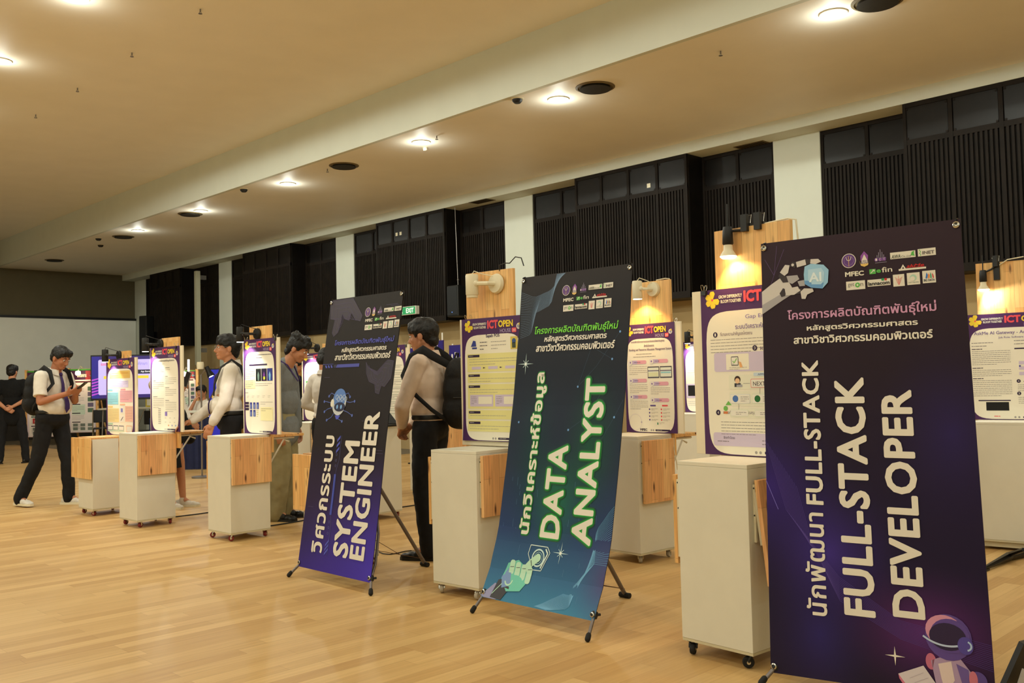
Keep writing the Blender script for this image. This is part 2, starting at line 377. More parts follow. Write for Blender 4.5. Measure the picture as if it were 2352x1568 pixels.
# ---------------------------------------------------------------- printed sheets
TXT = {}
def glyphs(s, bold=0.0, shear=0.0, sp=1.0):
    k = (s, bold, shear, sp)
    if k in TXT: return TXT[k]
    c = bpy.data.curves.new('t', 'FONT'); c.body = s; c.size = 1; c.resolution_u = 3; c.shear = shear; c.space_character = sp
    o = bpy.data.objects.new('t', c); COL.objects.link(o); bpy.context.view_layer.update()
    m = bpy.data.meshes.new_from_object(o)
    vs = [(v.co.x, v.co.y) for v in m.vertices]; fs = [tuple(p.vertices) for p in m.polygons]
    bpy.data.objects.remove(o); bpy.data.curves.remove(c); bpy.data.meshes.remove(m)
    vs = [(x, y, 0.0) for x, y in vs]
    if bold:                                       # heavier strokes: the outline laid down again all around itself
        v0, f0 = vs, fs; vs, fs = [], []
        ks = [(0, 0)] + [(r_ * math.cos(R(360 * i / 14)), r_ * math.sin(R(360 * i / 14))) for r_ in ([bold] if bold < .06 else [bold * .55, bold]) for i in range(14)]
        for i, (dx, dy) in enumerate(ks):
            fs += [tuple(j + len(vs) for j in f) for f in f0]; vs += [(x + dx, y + dy, i * .8 / len(ks)) for x, y, _ in v0]
    xs = [v[0] for v in vs]; ys = [v[1] for v in vs]
    TXT[k] = (vs, fs, min(xs), max(xs), min(ys), max(ys))
    return TXT[k]
class Sheet:
    """a printed sheet w x h metres: flat artwork (x right, y down) laid on a surface as thin ink layers"""
    def __init__(s, w, h): s.w = w; s.h = h; s.b = MB()
    def P(s, pts, m, l=1): s.b.add([(x, y, l) for x, y in pts], [tuple(range(len(pts)))], m); return s
    def R(s, x0, y0, x1, y1, m, l=1): return s.P([(x0, y0), (x1, y0), (x1, y1), (x0, y1)], m, l)
    def RR(s, x0, y0, x1, y1, r, m, l=1, n=5):
        pts = []
        for cx, cy, a in ((x1 - r, y0 + r, -90), (x1 - r, y1 - r, 0), (x0 + r, y1 - r, 90), (x0 + r, y0 + r, 180)):
            for i in range(n + 1):
                t = R(a + 90 * i / n); pts.append((cx + r * math.cos(t), cy + r * math.sin(t)))
        return s.P(pts, m, l)
    def D(s, x, y, r, m, l=1, ry=None, n=22): return s.P([(x + r * math.cos(6.2832 * i / n), y + (ry or r) * math.sin(6.2832 * i / n)) for i in range(n)], m, l)
    def ring(s, x, y, r, t, m, l=1, n=24, a0=0, a1=360):
        for i in range(n):
            p, q = R(a0 + (a1 - a0) * i / n), R(a0 + (a1 - a0) * (i + 1) / n)
            s.P([(x + (r - t) * math.cos(p), y + (r - t) * math.sin(p)), (x + r * math.cos(p), y + r * math.sin(p)), (x + r * math.cos(q), y + r * math.sin(q)), (x + (r - t) * math.cos(q), y + (r - t) * math.sin(q))], m, l)
        return s
    def L(s, pts, t, m, l=1):
        for (x0, y0), (x1, y1) in zip(pts, pts[1:]):
            dx, dy = x1 - x0, y1 - y0; n = math.hypot(dx, dy) or 1; ox, oy = -dy / n * t / 2, dx / n * t / 2
            s.P([(x0 + ox, y0 + oy), (x1 + ox, y1 + oy), (x1 - ox, y1 - oy), (x0 - ox, y0 - oy)], m, l)
        return s
    def star(s, x, y, r, m, l=1, k=0.16):
        pts = []
        for i in range(8):
            a = R(45 * i); q = r if i % 2 == 0 else r * k; pts.append((x + q * math.cos(a), y + q * math.sin(a)))
        return s.P(pts, m, l)
    def T(s, txt, x0, y0, x1, y1, m, l=2, bold=0.0, rot=False, shear=0.0, keep=False, sp=1.0):
        """text filling the box; rot: reads bottom to top"""
        vs, fs, a, b_, c, d = glyphs(txt, bold, shear, sp)
        o = []
        W, H = (y1 - y0, x1 - x0) if rot else (x1 - x0, y1 - y0)
        sx, sy = W / (b_ - a), H / (d - c)
        if keep: sx = sy = min(sx, sy)
        for x, y, z in vs:
            u, v = (x - a) * sx, (y - c) * sy
            o.append((x1 - v, y1 - u, l + z) if rot else (x0 + u, y1 - v, l + z))
        s.b.add(o, fs, m); return s
    def lines(s, x0, y0, x1, n, dy, m, t=0.0016, l=2, seed=1):
        """unreadably small body text: rows of short word strokes"""
        q = random.Random(seed)
        for i in range(n):
            x = x0; e = x1 if i < n - 1 else x0 + (x1 - x0) * q.uniform(0.4, 0.8)
            while x < e - 0.002:
                w = min(q.uniform(0.008, 0.03), e - x); s.R(x, y0 + i * dy, x + w, y0 + i * dy + t, m, l); x += w + 0.003
        return s
    def lay(s, name, surf, parent, cuts=0, th=0.0007, ucuts=0):
        """bend the artwork over surf(x, y) -> (point, normal) and link it as one mesh with a back face"""
        me = bpy.data.meshes.new(name); me.from_pydata([tuple(p) for p in s.b.v], [], s.b.f)
        for m in s.b.mats: me.materials.append(m)
        me.polygons.foreach_set('material_index', s.b.mi); me.update()
        bm = bmesh.new(); bm.from_mesh(me)
        for i in range(1, cuts):
            y = s.h * i / cuts
            bmesh.ops.bisect_plane(bm, geom=bm.verts[:] + bm.edges[:] + bm.faces[:], plane_co=(0, y, 0), plane_no=(0, 1, 0), dist=1e-7)
        for i in range(1, ucuts):
            bmesh.ops.bisect_plane(bm, geom=bm.verts[:] + bm.edges[:] + bm.faces[:], plane_co=(s.w * i / ucuts, 0, 0), plane_no=(1, 0, 0), dist=1e-7)
        uvl = bm.loops.layers.uv.new('sheet')
        for f in bm.faces:
            for lp in f.loops: lp[uvl].uv = (lp.vert.co.x / s.w, 1 - lp.vert.co.y / s.h)
        for v in bm.verts:
            p, n = surf(v.co.x, v.co.y); v.co = p + n * (v.co.z * th)
        bm.to_mesh(me); bm.free()
        o = bpy.data.objects.new(name, me); COL.objects.link(o)
        if parent: o.parent = parent
        return o
# inks
def I(*c): return ink(c)
PURP = I(78, 44, 96); INKW = I(240, 236, 225); CREAMP = I(246, 240, 222); PINK = I(238, 84, 96); YEL = I(244, 214, 62)
GR = I(120, 112, 118); GRL = I(170, 164, 160); DK = I(52, 36, 70); LAV = I(214, 200, 226); ORG = I(232, 140, 60)
# ---------------------------------------------------------------- exhibition poster artwork
def header(s):
    w, h = s.w, s.h
    s.R(0, 0, w, h, PURP, 1)
    # bulging rounded panel
    pts = []
    for i in range(40):
        t = 6.2832 * i / 40; c, q = math.cos(t), math.sin(t)
        e = 0.34
        pts.append((w * 0.5 + w * 0.455 * math.copysign(abs(c) ** e, c), h * 0.565 + h * 0.43 * math.copysign(abs(q) ** 0.3, q)))
    s.P(pts, CREAMP, 2)
    fx, fy, r = w * 0.12, h * 0.062, w * 0.045          # five-petal flower
    for k in range(5):
        a = R(-110 - 62 * k + 20); x, y = fx + r * 0.95 * math.cos(a), fy + r * 0.95 * math.sin(a)
        s.P([(fx + r * 0.12 * math.cos(a - 1.5), fy + r * 0.12 * math.sin(a - 1.5)), (x + r * 0.62 * math.cos(a - 1.3), y + r * 0.62 * math.sin(a - 1.3)), (x + r * 0.72 * math.cos(a - 0.5), y + r * 0.72 * math.sin(a - 0.5)), (x + r * 0.72 * math.cos(a + 0.5), y + r * 0.72 * math.sin(a + 0.5)), (x + r * 0.62 * math.cos(a + 1.3), y + r * 0.62 * math.sin(a + 1.3)), (fx + r * 0.12 * math.cos(a + 1.5), fy + r * 0.12 * math.sin(a + 1.5))], YEL, 3 + 0.02 * k)
    s.D(fx, fy, r * 0.22, PINK, 4)
    s.T('GROW DIFFERENTLY', w * 0.185, h * 0.038, w * 0.415, h * 0.058, INKW, 4, 0.03)
    s.T('BLOOM TOGETHER', w * 0.205, h * 0.066, w * 0.405, h * 0.086, INKW, 4, 0.03)
    s.T('ICT', w * 0.43, h * 0.022, w * 0.60, h * 0.092, PINK, 4, 0.05)
    s.T('OPEN', w * 0.605, h * 0.03, w * 0.835, h * 0.085, YEL, 4, 0.04)
    s.T('HOUSE', w * 0.63, h * 0.098, w * 0.80, h * 0.128, I(176, 160, 196), 4, 0.02)
    s.RR(w * 0.815, h * 0.096, w * 0.885, h * 0.132, 0.006, PINK, 4); s.T('20', w * 0.825, h * 0.105, w * 0.875, h * 0.124, INKW, 5)
    s.D(w * 0.92, h * 0.085, w * 0.035, I(226, 220, 214), 3); s.D(w * 0.92, h * 0.085, w * 0.02, I(150, 150, 170), 4); s.D(w * 0.935, h * 0.07, w * 0.016, I(220, 190, 90), 5)
    s.RR(w * 0.58, h * 0.968, w * 0.86, h * 0.984, 0.003, DK, 3); s.lines(w * 0.6, h * 0.974, w * 0.84, 1, 0.01, INKW, 0.0016, 4)
    s.D(w * 0.50, h * 0.976, 0.007, GRL, 3); s.D(w * 0.54, h * 0.976, 0.007, GRL, 3)
def art_sapah(s):
    w, h = s.w, s.h; header(s); PY_ = I(238, 230, 158)
    s.T('Sapah POS', w * 0.40, h * 0.135, w * 0.62, h * 0.168, I(60, 46, 96), 4, 0.02)
    s.P([(w * .15, h * .23), (w * .24, h * .23), (w * .23, h * .185), (w * .19, h * .18)], I(60, 70, 150), 4).R(w * .17, h * .236, w * .25, h * .25, I(60, 70, 150), 4)
    s.lines(w * .30, h * .195, w * .42, 3, h * .028, DK, .004, 4, 3); s.lines(w * .48, h * .195, w * .72, 3, h * .028, GRL, .004, 4, 4)
    s.R(w * .79, h * .165, w * .90, h * .265, I(222, 200, 100), 4).D(w * .845, h * .20, w * .03, I(60, 90, 150), 5).R(w * .815, h * .21, w * .87, h * .255, I(70, 80, 60), 5)
    y = .29
    for hh, n, kind in ((.16, 3, 1), (.09, 2, 0), (.21, 2, 2), (.085, 1, 0), (.10, 2, 0)):
        s.RR(w * .085, h * y, w * .93, h * (y + hh - .012), .006, PY_, 4); s.RR(w * .10, h * (y + .008), w * .29, h * (y + .028), .003, DK, 5)
        s.lines(w * .115, h * (y + .016), w * .27, 1, .01, INKW, .002, 6); s.lines(w * .12, h * (y + .042), w * .90, n, h * .022, GRL, .0025, 5, int(y * 99))
        if kind == 1:
            for k in range(3): s.R(w * (.16 + .27 * k), h * (y + .105), w * (.31 + .27 * k), h * (y + .128), LAV, 5)
            for k in range(2): s.P([(w * (.345 + .27 * k), h * (y + .11)), (w * (.385 + .27 * k), h * (y + .116)), (w * (.345 + .27 * k), h * (y + .122))], DK, 5)
        if kind == 2:
            for k in range(2):
                x = .12 + .41 * k; s.RR(w * x, h * (y + .085), w * (x + .38), h * (y + .18), .005, LAV, 5); s.R(w * (x + .14), h * (y + .10), w * (x + .36), h * (y + .16), CREAMP, 6); s.lines(w * (x + .02), h * (y + .10), w * (x + .11), 5, h * .014, GR, .002, 6)
        y += hh
def art_book(s):
    w, h = s.w, s.h; header(s); G1, G2 = I(196, 178, 214), I(232, 170, 186)
    s.T('ระบบบริหารจัดการการจองและจัดสรรทรัพยากรบุคคล', w * .14, h * .15, w * .80, h * .178, I(110, 90, 130), 4, .01)
    s.T('สำหรับโครงการ', w * .40, h * .188, w * .60, h * .212, I(110, 90, 130), 4, .01)
    s.T('Booking and Resource Allocation Management System', w * .10, h * .225, w * .93, h * .252, I(120, 100, 140), 4, .01)
    s.lines(w * .24, h * .275, w * .72, 1, .01, GR, .003, 4, 5); s.lines(w * .18, h * .30, w * .80, 1, .01, GR, .003, 4, 6)
    for k, (x, y) in enumerate([(.09, .335), (.09, .505), (.09, .655), (.51, .33), (.51, .535), (.51, .685)]):
        s.RR(w * x, h * y, w * (x + .35), h * (y + .034), h * .017, G2, 4); s.RR(w * x, h * y, w * (x + .17), h * (y + .034), h * .016, G1, 4.5)
        s.D(w * (x + .03), h * (y + .017), h * .024, INKW, 5); s.ring(w * (x + .03), h * (y + .017), h * .024, .001, LAV, 6); s.D(w * (x + .03), h * (y + .017), h * .009, I(150, 120, 180), 6)
        s.lines(w * (x + .10), h * (y + .015), w * (x + .28), 1, .01, I(120, 80, 130), .003, 6, k)
        if k < 3: s.lines(w * x, h * (y + .055), w * (x + .36), 5, h * .018, GR, .002, 4, k + 9)
    s.lines(w * .51, h * .59, w * .88, 4, h * .018, GR, .002, 4, 3)
    for x in (.46, .70):
        s.R(w * x, h * .395, w * (x + .225), h * .50, I(70, 66, 80), 4).R(w * (x + .01), h * .405, w * (x + .215), h * .49, I(232, 236, 220), 5)
        s.R(w * (x + .01), h * .43, w * (x + .215), h * .437, I(90, 80, 120), 6)
    s.R(w * .72, h * .445, w * .905, h * .457, I(150, 210, 220), 6); s.R(w * .475, h * .45, w * .665, h * .485, I(226, 230, 190), 6)
    for x, c in ((.49, I(100, 80, 150)), (.72, PINK)):
        s.RR(w * x, h * .745, w * (x + .11), h * .758, .004, c, 4)
        for k in range(4): s.D(w * (x - .015), h * (.785 + .032 * k), .006, c, 4); s.lines(w * (x + .02), h * (.78 + .032 * k), w * (x + .15), 2, h * .01, GRL, .002, 4, k)
    s.R(w * .62, h * .905, w * .64, h * .925, I(60, 150, 110), 4); s.lines(w * .66, h * .905, w * .76, 2, h * .01, GRL, .002, 4)
    s.ring(w * .19, h * .905, h * .075, .0015, LAV, 4, 30); s.star(w * .31, h * .905, .012, I(150, 130, 190), 4)
    s.T('MFEC', w * .28, h * .962, w * .42, h * .985, DK, 4, .03)
def art_gap(s):
    w, h = s.w, s.h; header(s); LB = I(206, 222, 236); GN = I(120, 190, 90)
    s.T('Gap Engine', w * .44, h * .165, w * .72, h * .195, I(140, 120, 190), 4); s.T('ระบบวิเคราะห์ช่องว่าง', w * .34, h * .215, w * .74, h * .248, I(130, 110, 170), 4, .01)
    for n, x, y, t in (('1', .14, .275, 'ที่มาและความสำคัญของโครงงาน'), ('3', .52, .365, 'ผลการดำเนินงาน'), ('4', .145, .745, 'การอภิปรายผลและข้อสรุป')):
        s.D(w * x, h * y, .013, DK, 4); s.T(n, w * x - .004, h * y - .007, w * x + .004, h * y + .007, INKW, 5); s.T(t, w * (x + .05), h * (y - .014), w * (x + .36), h * (y + .014), I(110, 84, 120), 4)
    s.lines(w * .09, h * .305, w * .62, 5, h * .019, GR, .002, 4, 2)
    s.RR(w * .12, h * .385, w * .92, h * .50, .012, LAV, 3.5)
    for x in (.24, .62): s.RR(w * x, h * .395, w * (x + .22), h * .49, .004, CREAMP, 4)
    s.RR(w * .29, h * .41, w * .36, h * .465, .004, I(80, 80, 90), 5).R(w * .295, h * .415, w * .355, h * .46, INKW, 6).L([(w * .305, h * .437), (w * .32, h * .448), (w * .345, h * .422)], .004, GN, 7).lines(w * .30, h * .454, w * .345, 1, .01, GRL, .002, 7)
    s.P([(w * .36, h * .44), (w * .385, h * .445), (w * .40, h * .475), (w * .375, h * .478)], I(240, 180, 120), 6)
    s.P([(w * .66, h * .42), (w * .75, h * .41), (w * .77, h * .445), (w * .68, h * .46)], I(240, 170, 50), 6).D(w * .765, h * .415, .01, PINK, 7)
    s.lines(w * .27, h * .475, w * .44, 2, h * .01, GRL, .002, 5)
    for y0, y1 in ((.52, .605), (.62, .705), (.718, .775)): s.RR(w * .26, h * y0, w * .92, h * y1, .008, I(238, 236, 216), 3.5)
    s.RR(w * .50, h * .51, w * .86, h * .53, .003, LB, 5); s.T('APPLICATION LAYER', w * .54, h * .514, w * .82, h * .526, I(70, 90, 130), 6)
    s.D(w * .345, h * .548, .017, I(60, 40, 34), 5).D(w * .345, h * .556, .013, I(240, 200, 160), 6).R(w * .315, h * .57, w * .375, h * .592, I(50, 50, 60), 5).R(w * .335, h * .578, w * .39, h * .592, I(170, 170, 180), 6)
    s.RR(w * .47, h * .545, w * .64, h * .598, .006, I(230, 160, 150), 5).RR(w * .476, h * .549, w * .634, h * .594, .005, INKW, 6); s.T('NEXT.', w * .495, h * .562, w * .615, h * .586, I(70, 60, 70), 7)
    for x, y, c, e in ((.27, .635, LB, I(80, 120, 190)), (.48, .635, I(200, 230, 190), I(40, 110, 60)), (.70, .635, I(240, 210, 200), ORG)):
        s.RR(w * x, h * y, w * (x + .19), h * (y + .055), .006, c, 5).RR(w * x + .001, h * y + .001, w * (x + .19) - .001, h * (y + .055) - .001, .005, INKW, 5.5).D(w * (x + .05), h * (y + .027), .016, e, 6).lines(w * (x + .10), h * (y + .015), w * (x + .18), 3, h * .012, GR, .002, 6)
    for x in (.27, .50, .70): s.RR(w * x, h * .728, w * (x + .17), h * .766, .006, I(210, 226, 200), 5).RR(w * x + .001, h * .729, w * (x + .17) - .001, h * .765, .005, INKW, 5.5).lines(w * (x + .05), h * .742, w * (x + .15), 2, h * .01, GR, .002, 6)
    s.L([(w * .555, h * .60), (w * .555, h * .633)], .0015, GR, 5).L([(w * .35, h * .692), (w * .35, h * .726)], .0015, GR, 5).L([(w * .40, h * .572), (w * .465, h * .572)], .0015, GR, 5)
    s.P([(w * .22, h * .70), (w * .25, h * .675), (w * .28, h * .70)], GN, 5).R(w * .20, h * .70 + .03, w * .24, h * .752, I(214, 130, 80), 5).D(w * .22, h * .72, .012, GN, 5)
    s.lines(w * .17, h * .80, w * .86, 5, h * .018, GR, .002, 4, 8)
    s.RR(w * .09, h * .865, w * .91, h * .945, .012, LAV, 3.5); s.T('จัดทำโดย', w * .19, h * .885, w * .30, h * .902, DK, 5); s.T('อาจารย์ที่ปรึกษา', w * .60, h * .875, w * .80, h * .892, DK, 5)
    s.lines(w * .13, h * .915, w * .38, 1, .01, GR, .003, 5); s.lines(w * .56, h * .905, w * .84, 2, h * .02, GR, .003, 5)
def art_blocks(s):
    w, h = s.w, s.h; header(s)
    s.RR(w * .13, h * .16, w * .86, h * .26, .006, I(236, 196, 110), 4); s.lines(w * .2, h * .19, w * .8, 2, h * .03, I(220, 150, 60), .005, 5)
    s.RR(w * .15, h * .29, w * .80, h * .38, .006, I(216, 206, 236), 4); s.lines(w * .18, h * .305, w * .76, 3, h * .026, I(150, 140, 200), .003, 5)
    for x0, y0, x1, y1, c in ((.05, .44, .44, .60, I(150, 214, 230)), (.50, .42, .94, .57, I(240, 180, 190)), (.05, .65, .46, .83, I(244, 222, 160)), (.68, .62, .95, .82, I(246, 196, 176)), (.05, .88, .64, .955, I(200, 226, 206))):
        s.R(w * x0, h * y0, w * x1, h * y1, c, 4); s.lines(w * (x0 + .02), h * (y0 + .015), w * (x1 - .02), int((y1 - y0) / .022), h * .02, GR, .002, 5, int(x0 * 90 + y0 * 9))
    for x, y, c in ((.06, .40, I(140, 200, 220)), (.52, .395, I(240, 160, 170)), (.06, .62, I(236, 206, 130)), (.5, .59, I(240, 190, 160)), (.06, .845, I(180, 214, 190))): s.RR(w * x, h * y, w * (x + .18), h * (y + .022), .003, c, 4)
    s.RR(w * .50, h * .62, w * .64, h * .72, .006, INKW, 4).R(w * .53, h * .65, w * .60, h * .70, I(140, 140, 210), 5).RR(w * .50, h * .74, w * .64, h * .83, .006, INKW, 4).L([(w * .53, h * .81), (w * .61, h * .76)], .008, DK, 5)
    for k in range(3): s.R(w * (.06 + .2 * k), h * .875, w * (.23 + .2 * k), h * .935, I(90, 90, 120), 5).R(w * (.065 + .2 * k), h * .885, w * (.225 + .2 * k), h * .932, INKW, 6)
    s.RR(w * .72, h * .87, w * .92, h * .96, .003, I(240, 190, 160), 4).RR(w * .735, h * .88, w * .905, h * .95, .003, INKW, 5)
def art_text(s):
    w, h = s.w, s.h; header(s)
    s.T('แพลตฟอร์มจัดการคลังข้อมูลโครงงาน', w * .15, h * .15, w * .83, h * .18, GR, 4, .02); s.lines(w * .4, h * .20, w * .6, 1, .01, GRL, .003, 4)
    for x, y, n in ((.10, .27, 3), (.52, .27, 1), (.10, .42, 4), (.52, .37, 4), (.52, .505, 4), (.10, .61, 6), (.52, .655, 6)):
        s.lines(w * x, h * (y - .022), w * (x + .2), 1, .01, DK, .004, 4, int(y * 77)); s.lines(w * x, h * y, w * (x + .37), n, h * .022, GR, .0025, 4, int(x * 10 + y * 100))
    s.R(w * .50, h * .77, w * .58, h * .82, I(150, 130, 200), 4)
    for k in range(9): s.R(w * .27, h * (.73 + .022 * k), w * .36, h * (.738 + .022 * k), GRL, 4)
    for k in range(6): s.lines(w * (.5 + .15 * (k % 3)), h * (.84 + .05 * (k // 3)), w * (.6 + .15 * (k % 3)), 1, .01, GRL, .003, 4)
    for k, c in enumerate((ORG, I(140, 130, 200), I(120, 160, 220))): s.D(w * (.62 + .12 * k), h * .93, .008, c, 4)
def art_scan(s):
    w, h = s.w, s.h; header(s)
    s.lines(w * .12, h * .165, w * .88, 2, h * .03, GR, .006, 4, 3); s.R(w * .18, h * .265, w * .74, h * .282, DK, 4)
    s.lines(w * .07, h * .32, w * .36, 5, h * .022, GR, .0025, 4, 1); s.R(w * .04, h * .43, w * .36, h * .52, I(248, 240, 190), 4); s.lines(w * .06, h * .44, w * .3, 4, h * .02, GR, .0025, 5)
    for k, c in enumerate((I(26, 34, 34), I(30, 22, 60), I(44, 56, 140))):
        x = .39 + .175 * k; s.R(w * x, h * .315, w * (x + .16), h * .445, c, 4); s.P([(w * (x + .06), h * .44), (w * (x + .05), h * .38), (w * (x + .08), h * .345), (w * (x + .11), h * .38), (w * (x + .10), h * .44)], (I(120, 150, 140), I(120, 60, 150), I(130, 190, 230))[k], 5)
    s.P([(w * .62, h * .43), (w * .62, h * .40), (w * .68, h * .40), (w * .68, h * .43)], I(210, 220, 70), 6)
    s.lines(w * .38, h * .47, w * .88, 2, h * .02, GR, .0025, 4, 5); s.lines(w * .05, h * .565, w * .25, 1, .01, DK, .003, 4)
    for k in range(5): s.lines(w * (.09 + .165 * k), h * .60, w * (.17 + .165 * k), 2, h * .014, GRL, .002, 4)
    for k in range(3): s.RR(w * .04, h * (.665 + .032 * k), w * .16, h * (.69 + .032 * k), .003, DK, 4)
    for k in range(5):
        x, y = .19 + .105 * (k % 3), .67 + .08 * (k // 3); s.R(w * x, h * y, w * (x + .07), h * (y + .07), I(56, 62, 150), 4).P([(w * (x + .025), h * (y + .068)), (w * (x + .02), h * (y + .03)), (w * (x + .035), h * (y + .012)), (w * (x + .05), h * (y + .03)), (w * (x + .045), h * (y + .068))], I(150, 170, 220), 5)
    s.lines(w * .40, h * .755, w * .46, 4, h * .02, I(190, 190, 80), .004, 4); s.lines(w * .52, h * .665, w * .90, 2, h * .02, GR, .0025, 4); s.R(w * .52, h * .72, w * .90, h * .86, I(248, 240, 190), 4); s.lines(w * .54, h * .735, w * .86, 2, h * .02, GR, .0025, 5)
def art_ask(s):
    w, h = s.w, s.h; header(s)
    s.T('AskMe AI Gateway - Admin Console', w * .10, h * .165, w * .93, h * .205, I(130, 110, 160), 4, .015); s.T('Job Role: Software Tester', w * .36, h * .218, w * .72, h * .24, I(140, 120, 170), 4, .01)
    s.lines(w * .07, h * .27, w * .30, 2, h * .03, GR, .004, 4); s.lines(w * .52, h * .26, w * .80, 2, h * .03, GR, .004, 4)
    for y, n in ((.35, 8), (.53, 4), (.63, 9)):
        s.lines(w * .07, h * (y - .022), w * .32, 1, .01, DK, .005, 4); s.lines(w * .07, h * y, w * .48, n, h * .018, GR, .0025, 4, n)
    s.R(w * .52, h * .33, w * .93, h * .342, DK, 4); s.R(w * .62, h * .345, w * .66, h * .40, LAV, 4)
    for k in range(8): s.RR(w * (.56 + .14 * (k % 3)), h * (.455 + .05 * (k // 3)), w * (.64 + .14 * (k % 3)), h * (.485 + .05 * (k // 3)), .003, LAV, 4)
    s.D(w * .57, h * .50, .006, I(60, 60, 160), 5)
    for n, y in (('4', .64), ('5', .755)): s.D(w * .55, h * y, .013, DK, 4); s.T(n, w * .55 - .004, h * y - .007, w * .55 + .004, h * y + .007, INKW, 5); s.lines(w * .60, h * y, w * .85, 1, .01, DK, .005, 4); s.lines(w * .54, h * (y + .035), w * .92, 4, h * .018, GR, .0025, 4, int(y * 50))
    s.R(w * .12, h * .815, w * .46, h * .825, DK, 4); s.R(w * .20, h * .835, w * .44, h * .915, I(22, 22, 24), 4)
    s.lines(w * .28, h * .965, w * .42, 1, .01, PINK, .005, 4)
def art_blue(s):
    w, h = s.w, s.h; header(s)
    s.lines(w * .2, h * .18, w * .8, 2, h * .03, GR, .004, 4); s.R(w * .1, h * .27, w * .6, h * .30, I(150, 200, 236), 4); s.R(w * .1, h * .31, w * .7, h * .36, I(200, 222, 240), 4)
    s.RR(w * .12, h * .41, w * .38, h * .44, .008, I(90, 190, 90), 4); s.lines(w * .12, h * .47, w * .6, 6, h * .025, GR, .003, 4); s.lines(w * .1, h * .66, w * .9, 8, h * .025, GRL, .003, 4)
def art_dark(s):
    w, h = s.w, s.h; header(s)
    s.lines(w * .15, h * .17, w * .6, 2, h * .03, GR, .004, 4); s.lines(w * .1, h * .26, w * .62, 8, h * .025, GRL, .003, 4)
    s.RR(w * .06, h * .60, w * .70, h * .80, .006, LAV, 4).R(w * .10, h * .62, w * .58, h * .77, I(24, 24, 26), 5); s.lines(w * .1, h * .85, w * .8, 3, h * .025, GRL, .003, 4)
def art_lined(s):
    w, h = s.w, s.h; header(s)
    s.lines(w * .2, h * .17, w * .8, 1, .01, GR, .005, 4)
    for k in range(7):
        y = .25 + .09 * k; s.R(w * .1, h * y, w * .9, h * y + .002, I(70, 110, 90), 4); s.R(w * .1, h * (y + .06), w * .9, h * (y + .06) + .002, I(70, 110, 90), 4); s.lines(w * .14, h * (y + .02), w * .86, 2, h * .02, GR, .003, 4, k)
# ---------------------------------------------------------------- printed banner grounds (part of the artwork)
def ground_mat(name, stops_v, blobs):
    """vertical run of printed colours plus soft printed colour clouds (u, v, radius u, radius v, colour, strength)"""
    m, N, L, b = base(name)
    uv = N.new('ShaderNodeUVMap'); uv.uv_map = 'sheet'
    sp = N.new('ShaderNodeSeparateXYZ'); L.new(uv.outputs[0], sp.inputs[0])
    rp = N.new('ShaderNodeValToRGB'); e = rp.color_ramp.elements
    while len(e) > 1: e.remove(e[-1])
    for i, (p, c) in enumerate(stops_v):
        x = e[0] if i == 0 else e.new(p)
        x.position = p; x.color = srgb(c) + (1,)
    iv = N.new('ShaderNodeMath'); iv.operation = 'SUBTRACT'; iv.inputs[0].default_value = 1; L.new(sp.outputs[1], iv.inputs[1]); L.new(iv.outputs[0], rp.inputs[0])
    out = rp.outputs[0]
    for u, v, ru, rv, c, st in blobs:
        mp = N.new('ShaderNodeMapping'); mp.inputs['Location'].default_value = (-u / ru, -(1 - v) / rv, 0); mp.inputs['Scale'].default_value = (1 / ru, 1 / rv, 1)
        L.new(uv.outputs[0], mp.inputs['Vector'])
        g = N.new('ShaderNodeTexGradient'); g.gradient_type = 'QUADRATIC_SPHERE'; L.new(mp.outputs[0], g.inputs[0])
        ml = N.new('ShaderNodeMath'); ml.operation = 'MULTIPLY'; ml.inputs[1].default_value = st; L.new(g.outputs['Fac'], ml.inputs[0])
        mx = N.new('ShaderNodeMixRGB'); L.new(ml.outputs[0], mx.inputs[0]); L.new(out, mx.inputs[1]); mx.inputs[2].default_value = srgb(c) + (1,); out = mx.outputs[0]
    L.new(out, b.inputs['Base Color']); b.inputs['Roughness'].default_value = 0.55; b.inputs['Specular IOR Level'].default_value = 0.15
    nz = N.new('ShaderNodeTexNoise'); nz.inputs['Scale'].default_value = 5; bp = N.new('ShaderNodeBump'); bp.inputs['Strength'].default_value = 0.15; bp.inputs['Distance'].default_value = 0.02
    tc = N.new('ShaderNodeTexCoord'); L.new(tc.outputs['Object'], nz.inputs['Vector']); L.new(nz.outputs[0], bp.inputs['Height']); L.new(bp.outputs[0], b.inputs['Normal'])
    return m
BW, BH = 0.80, 1.76
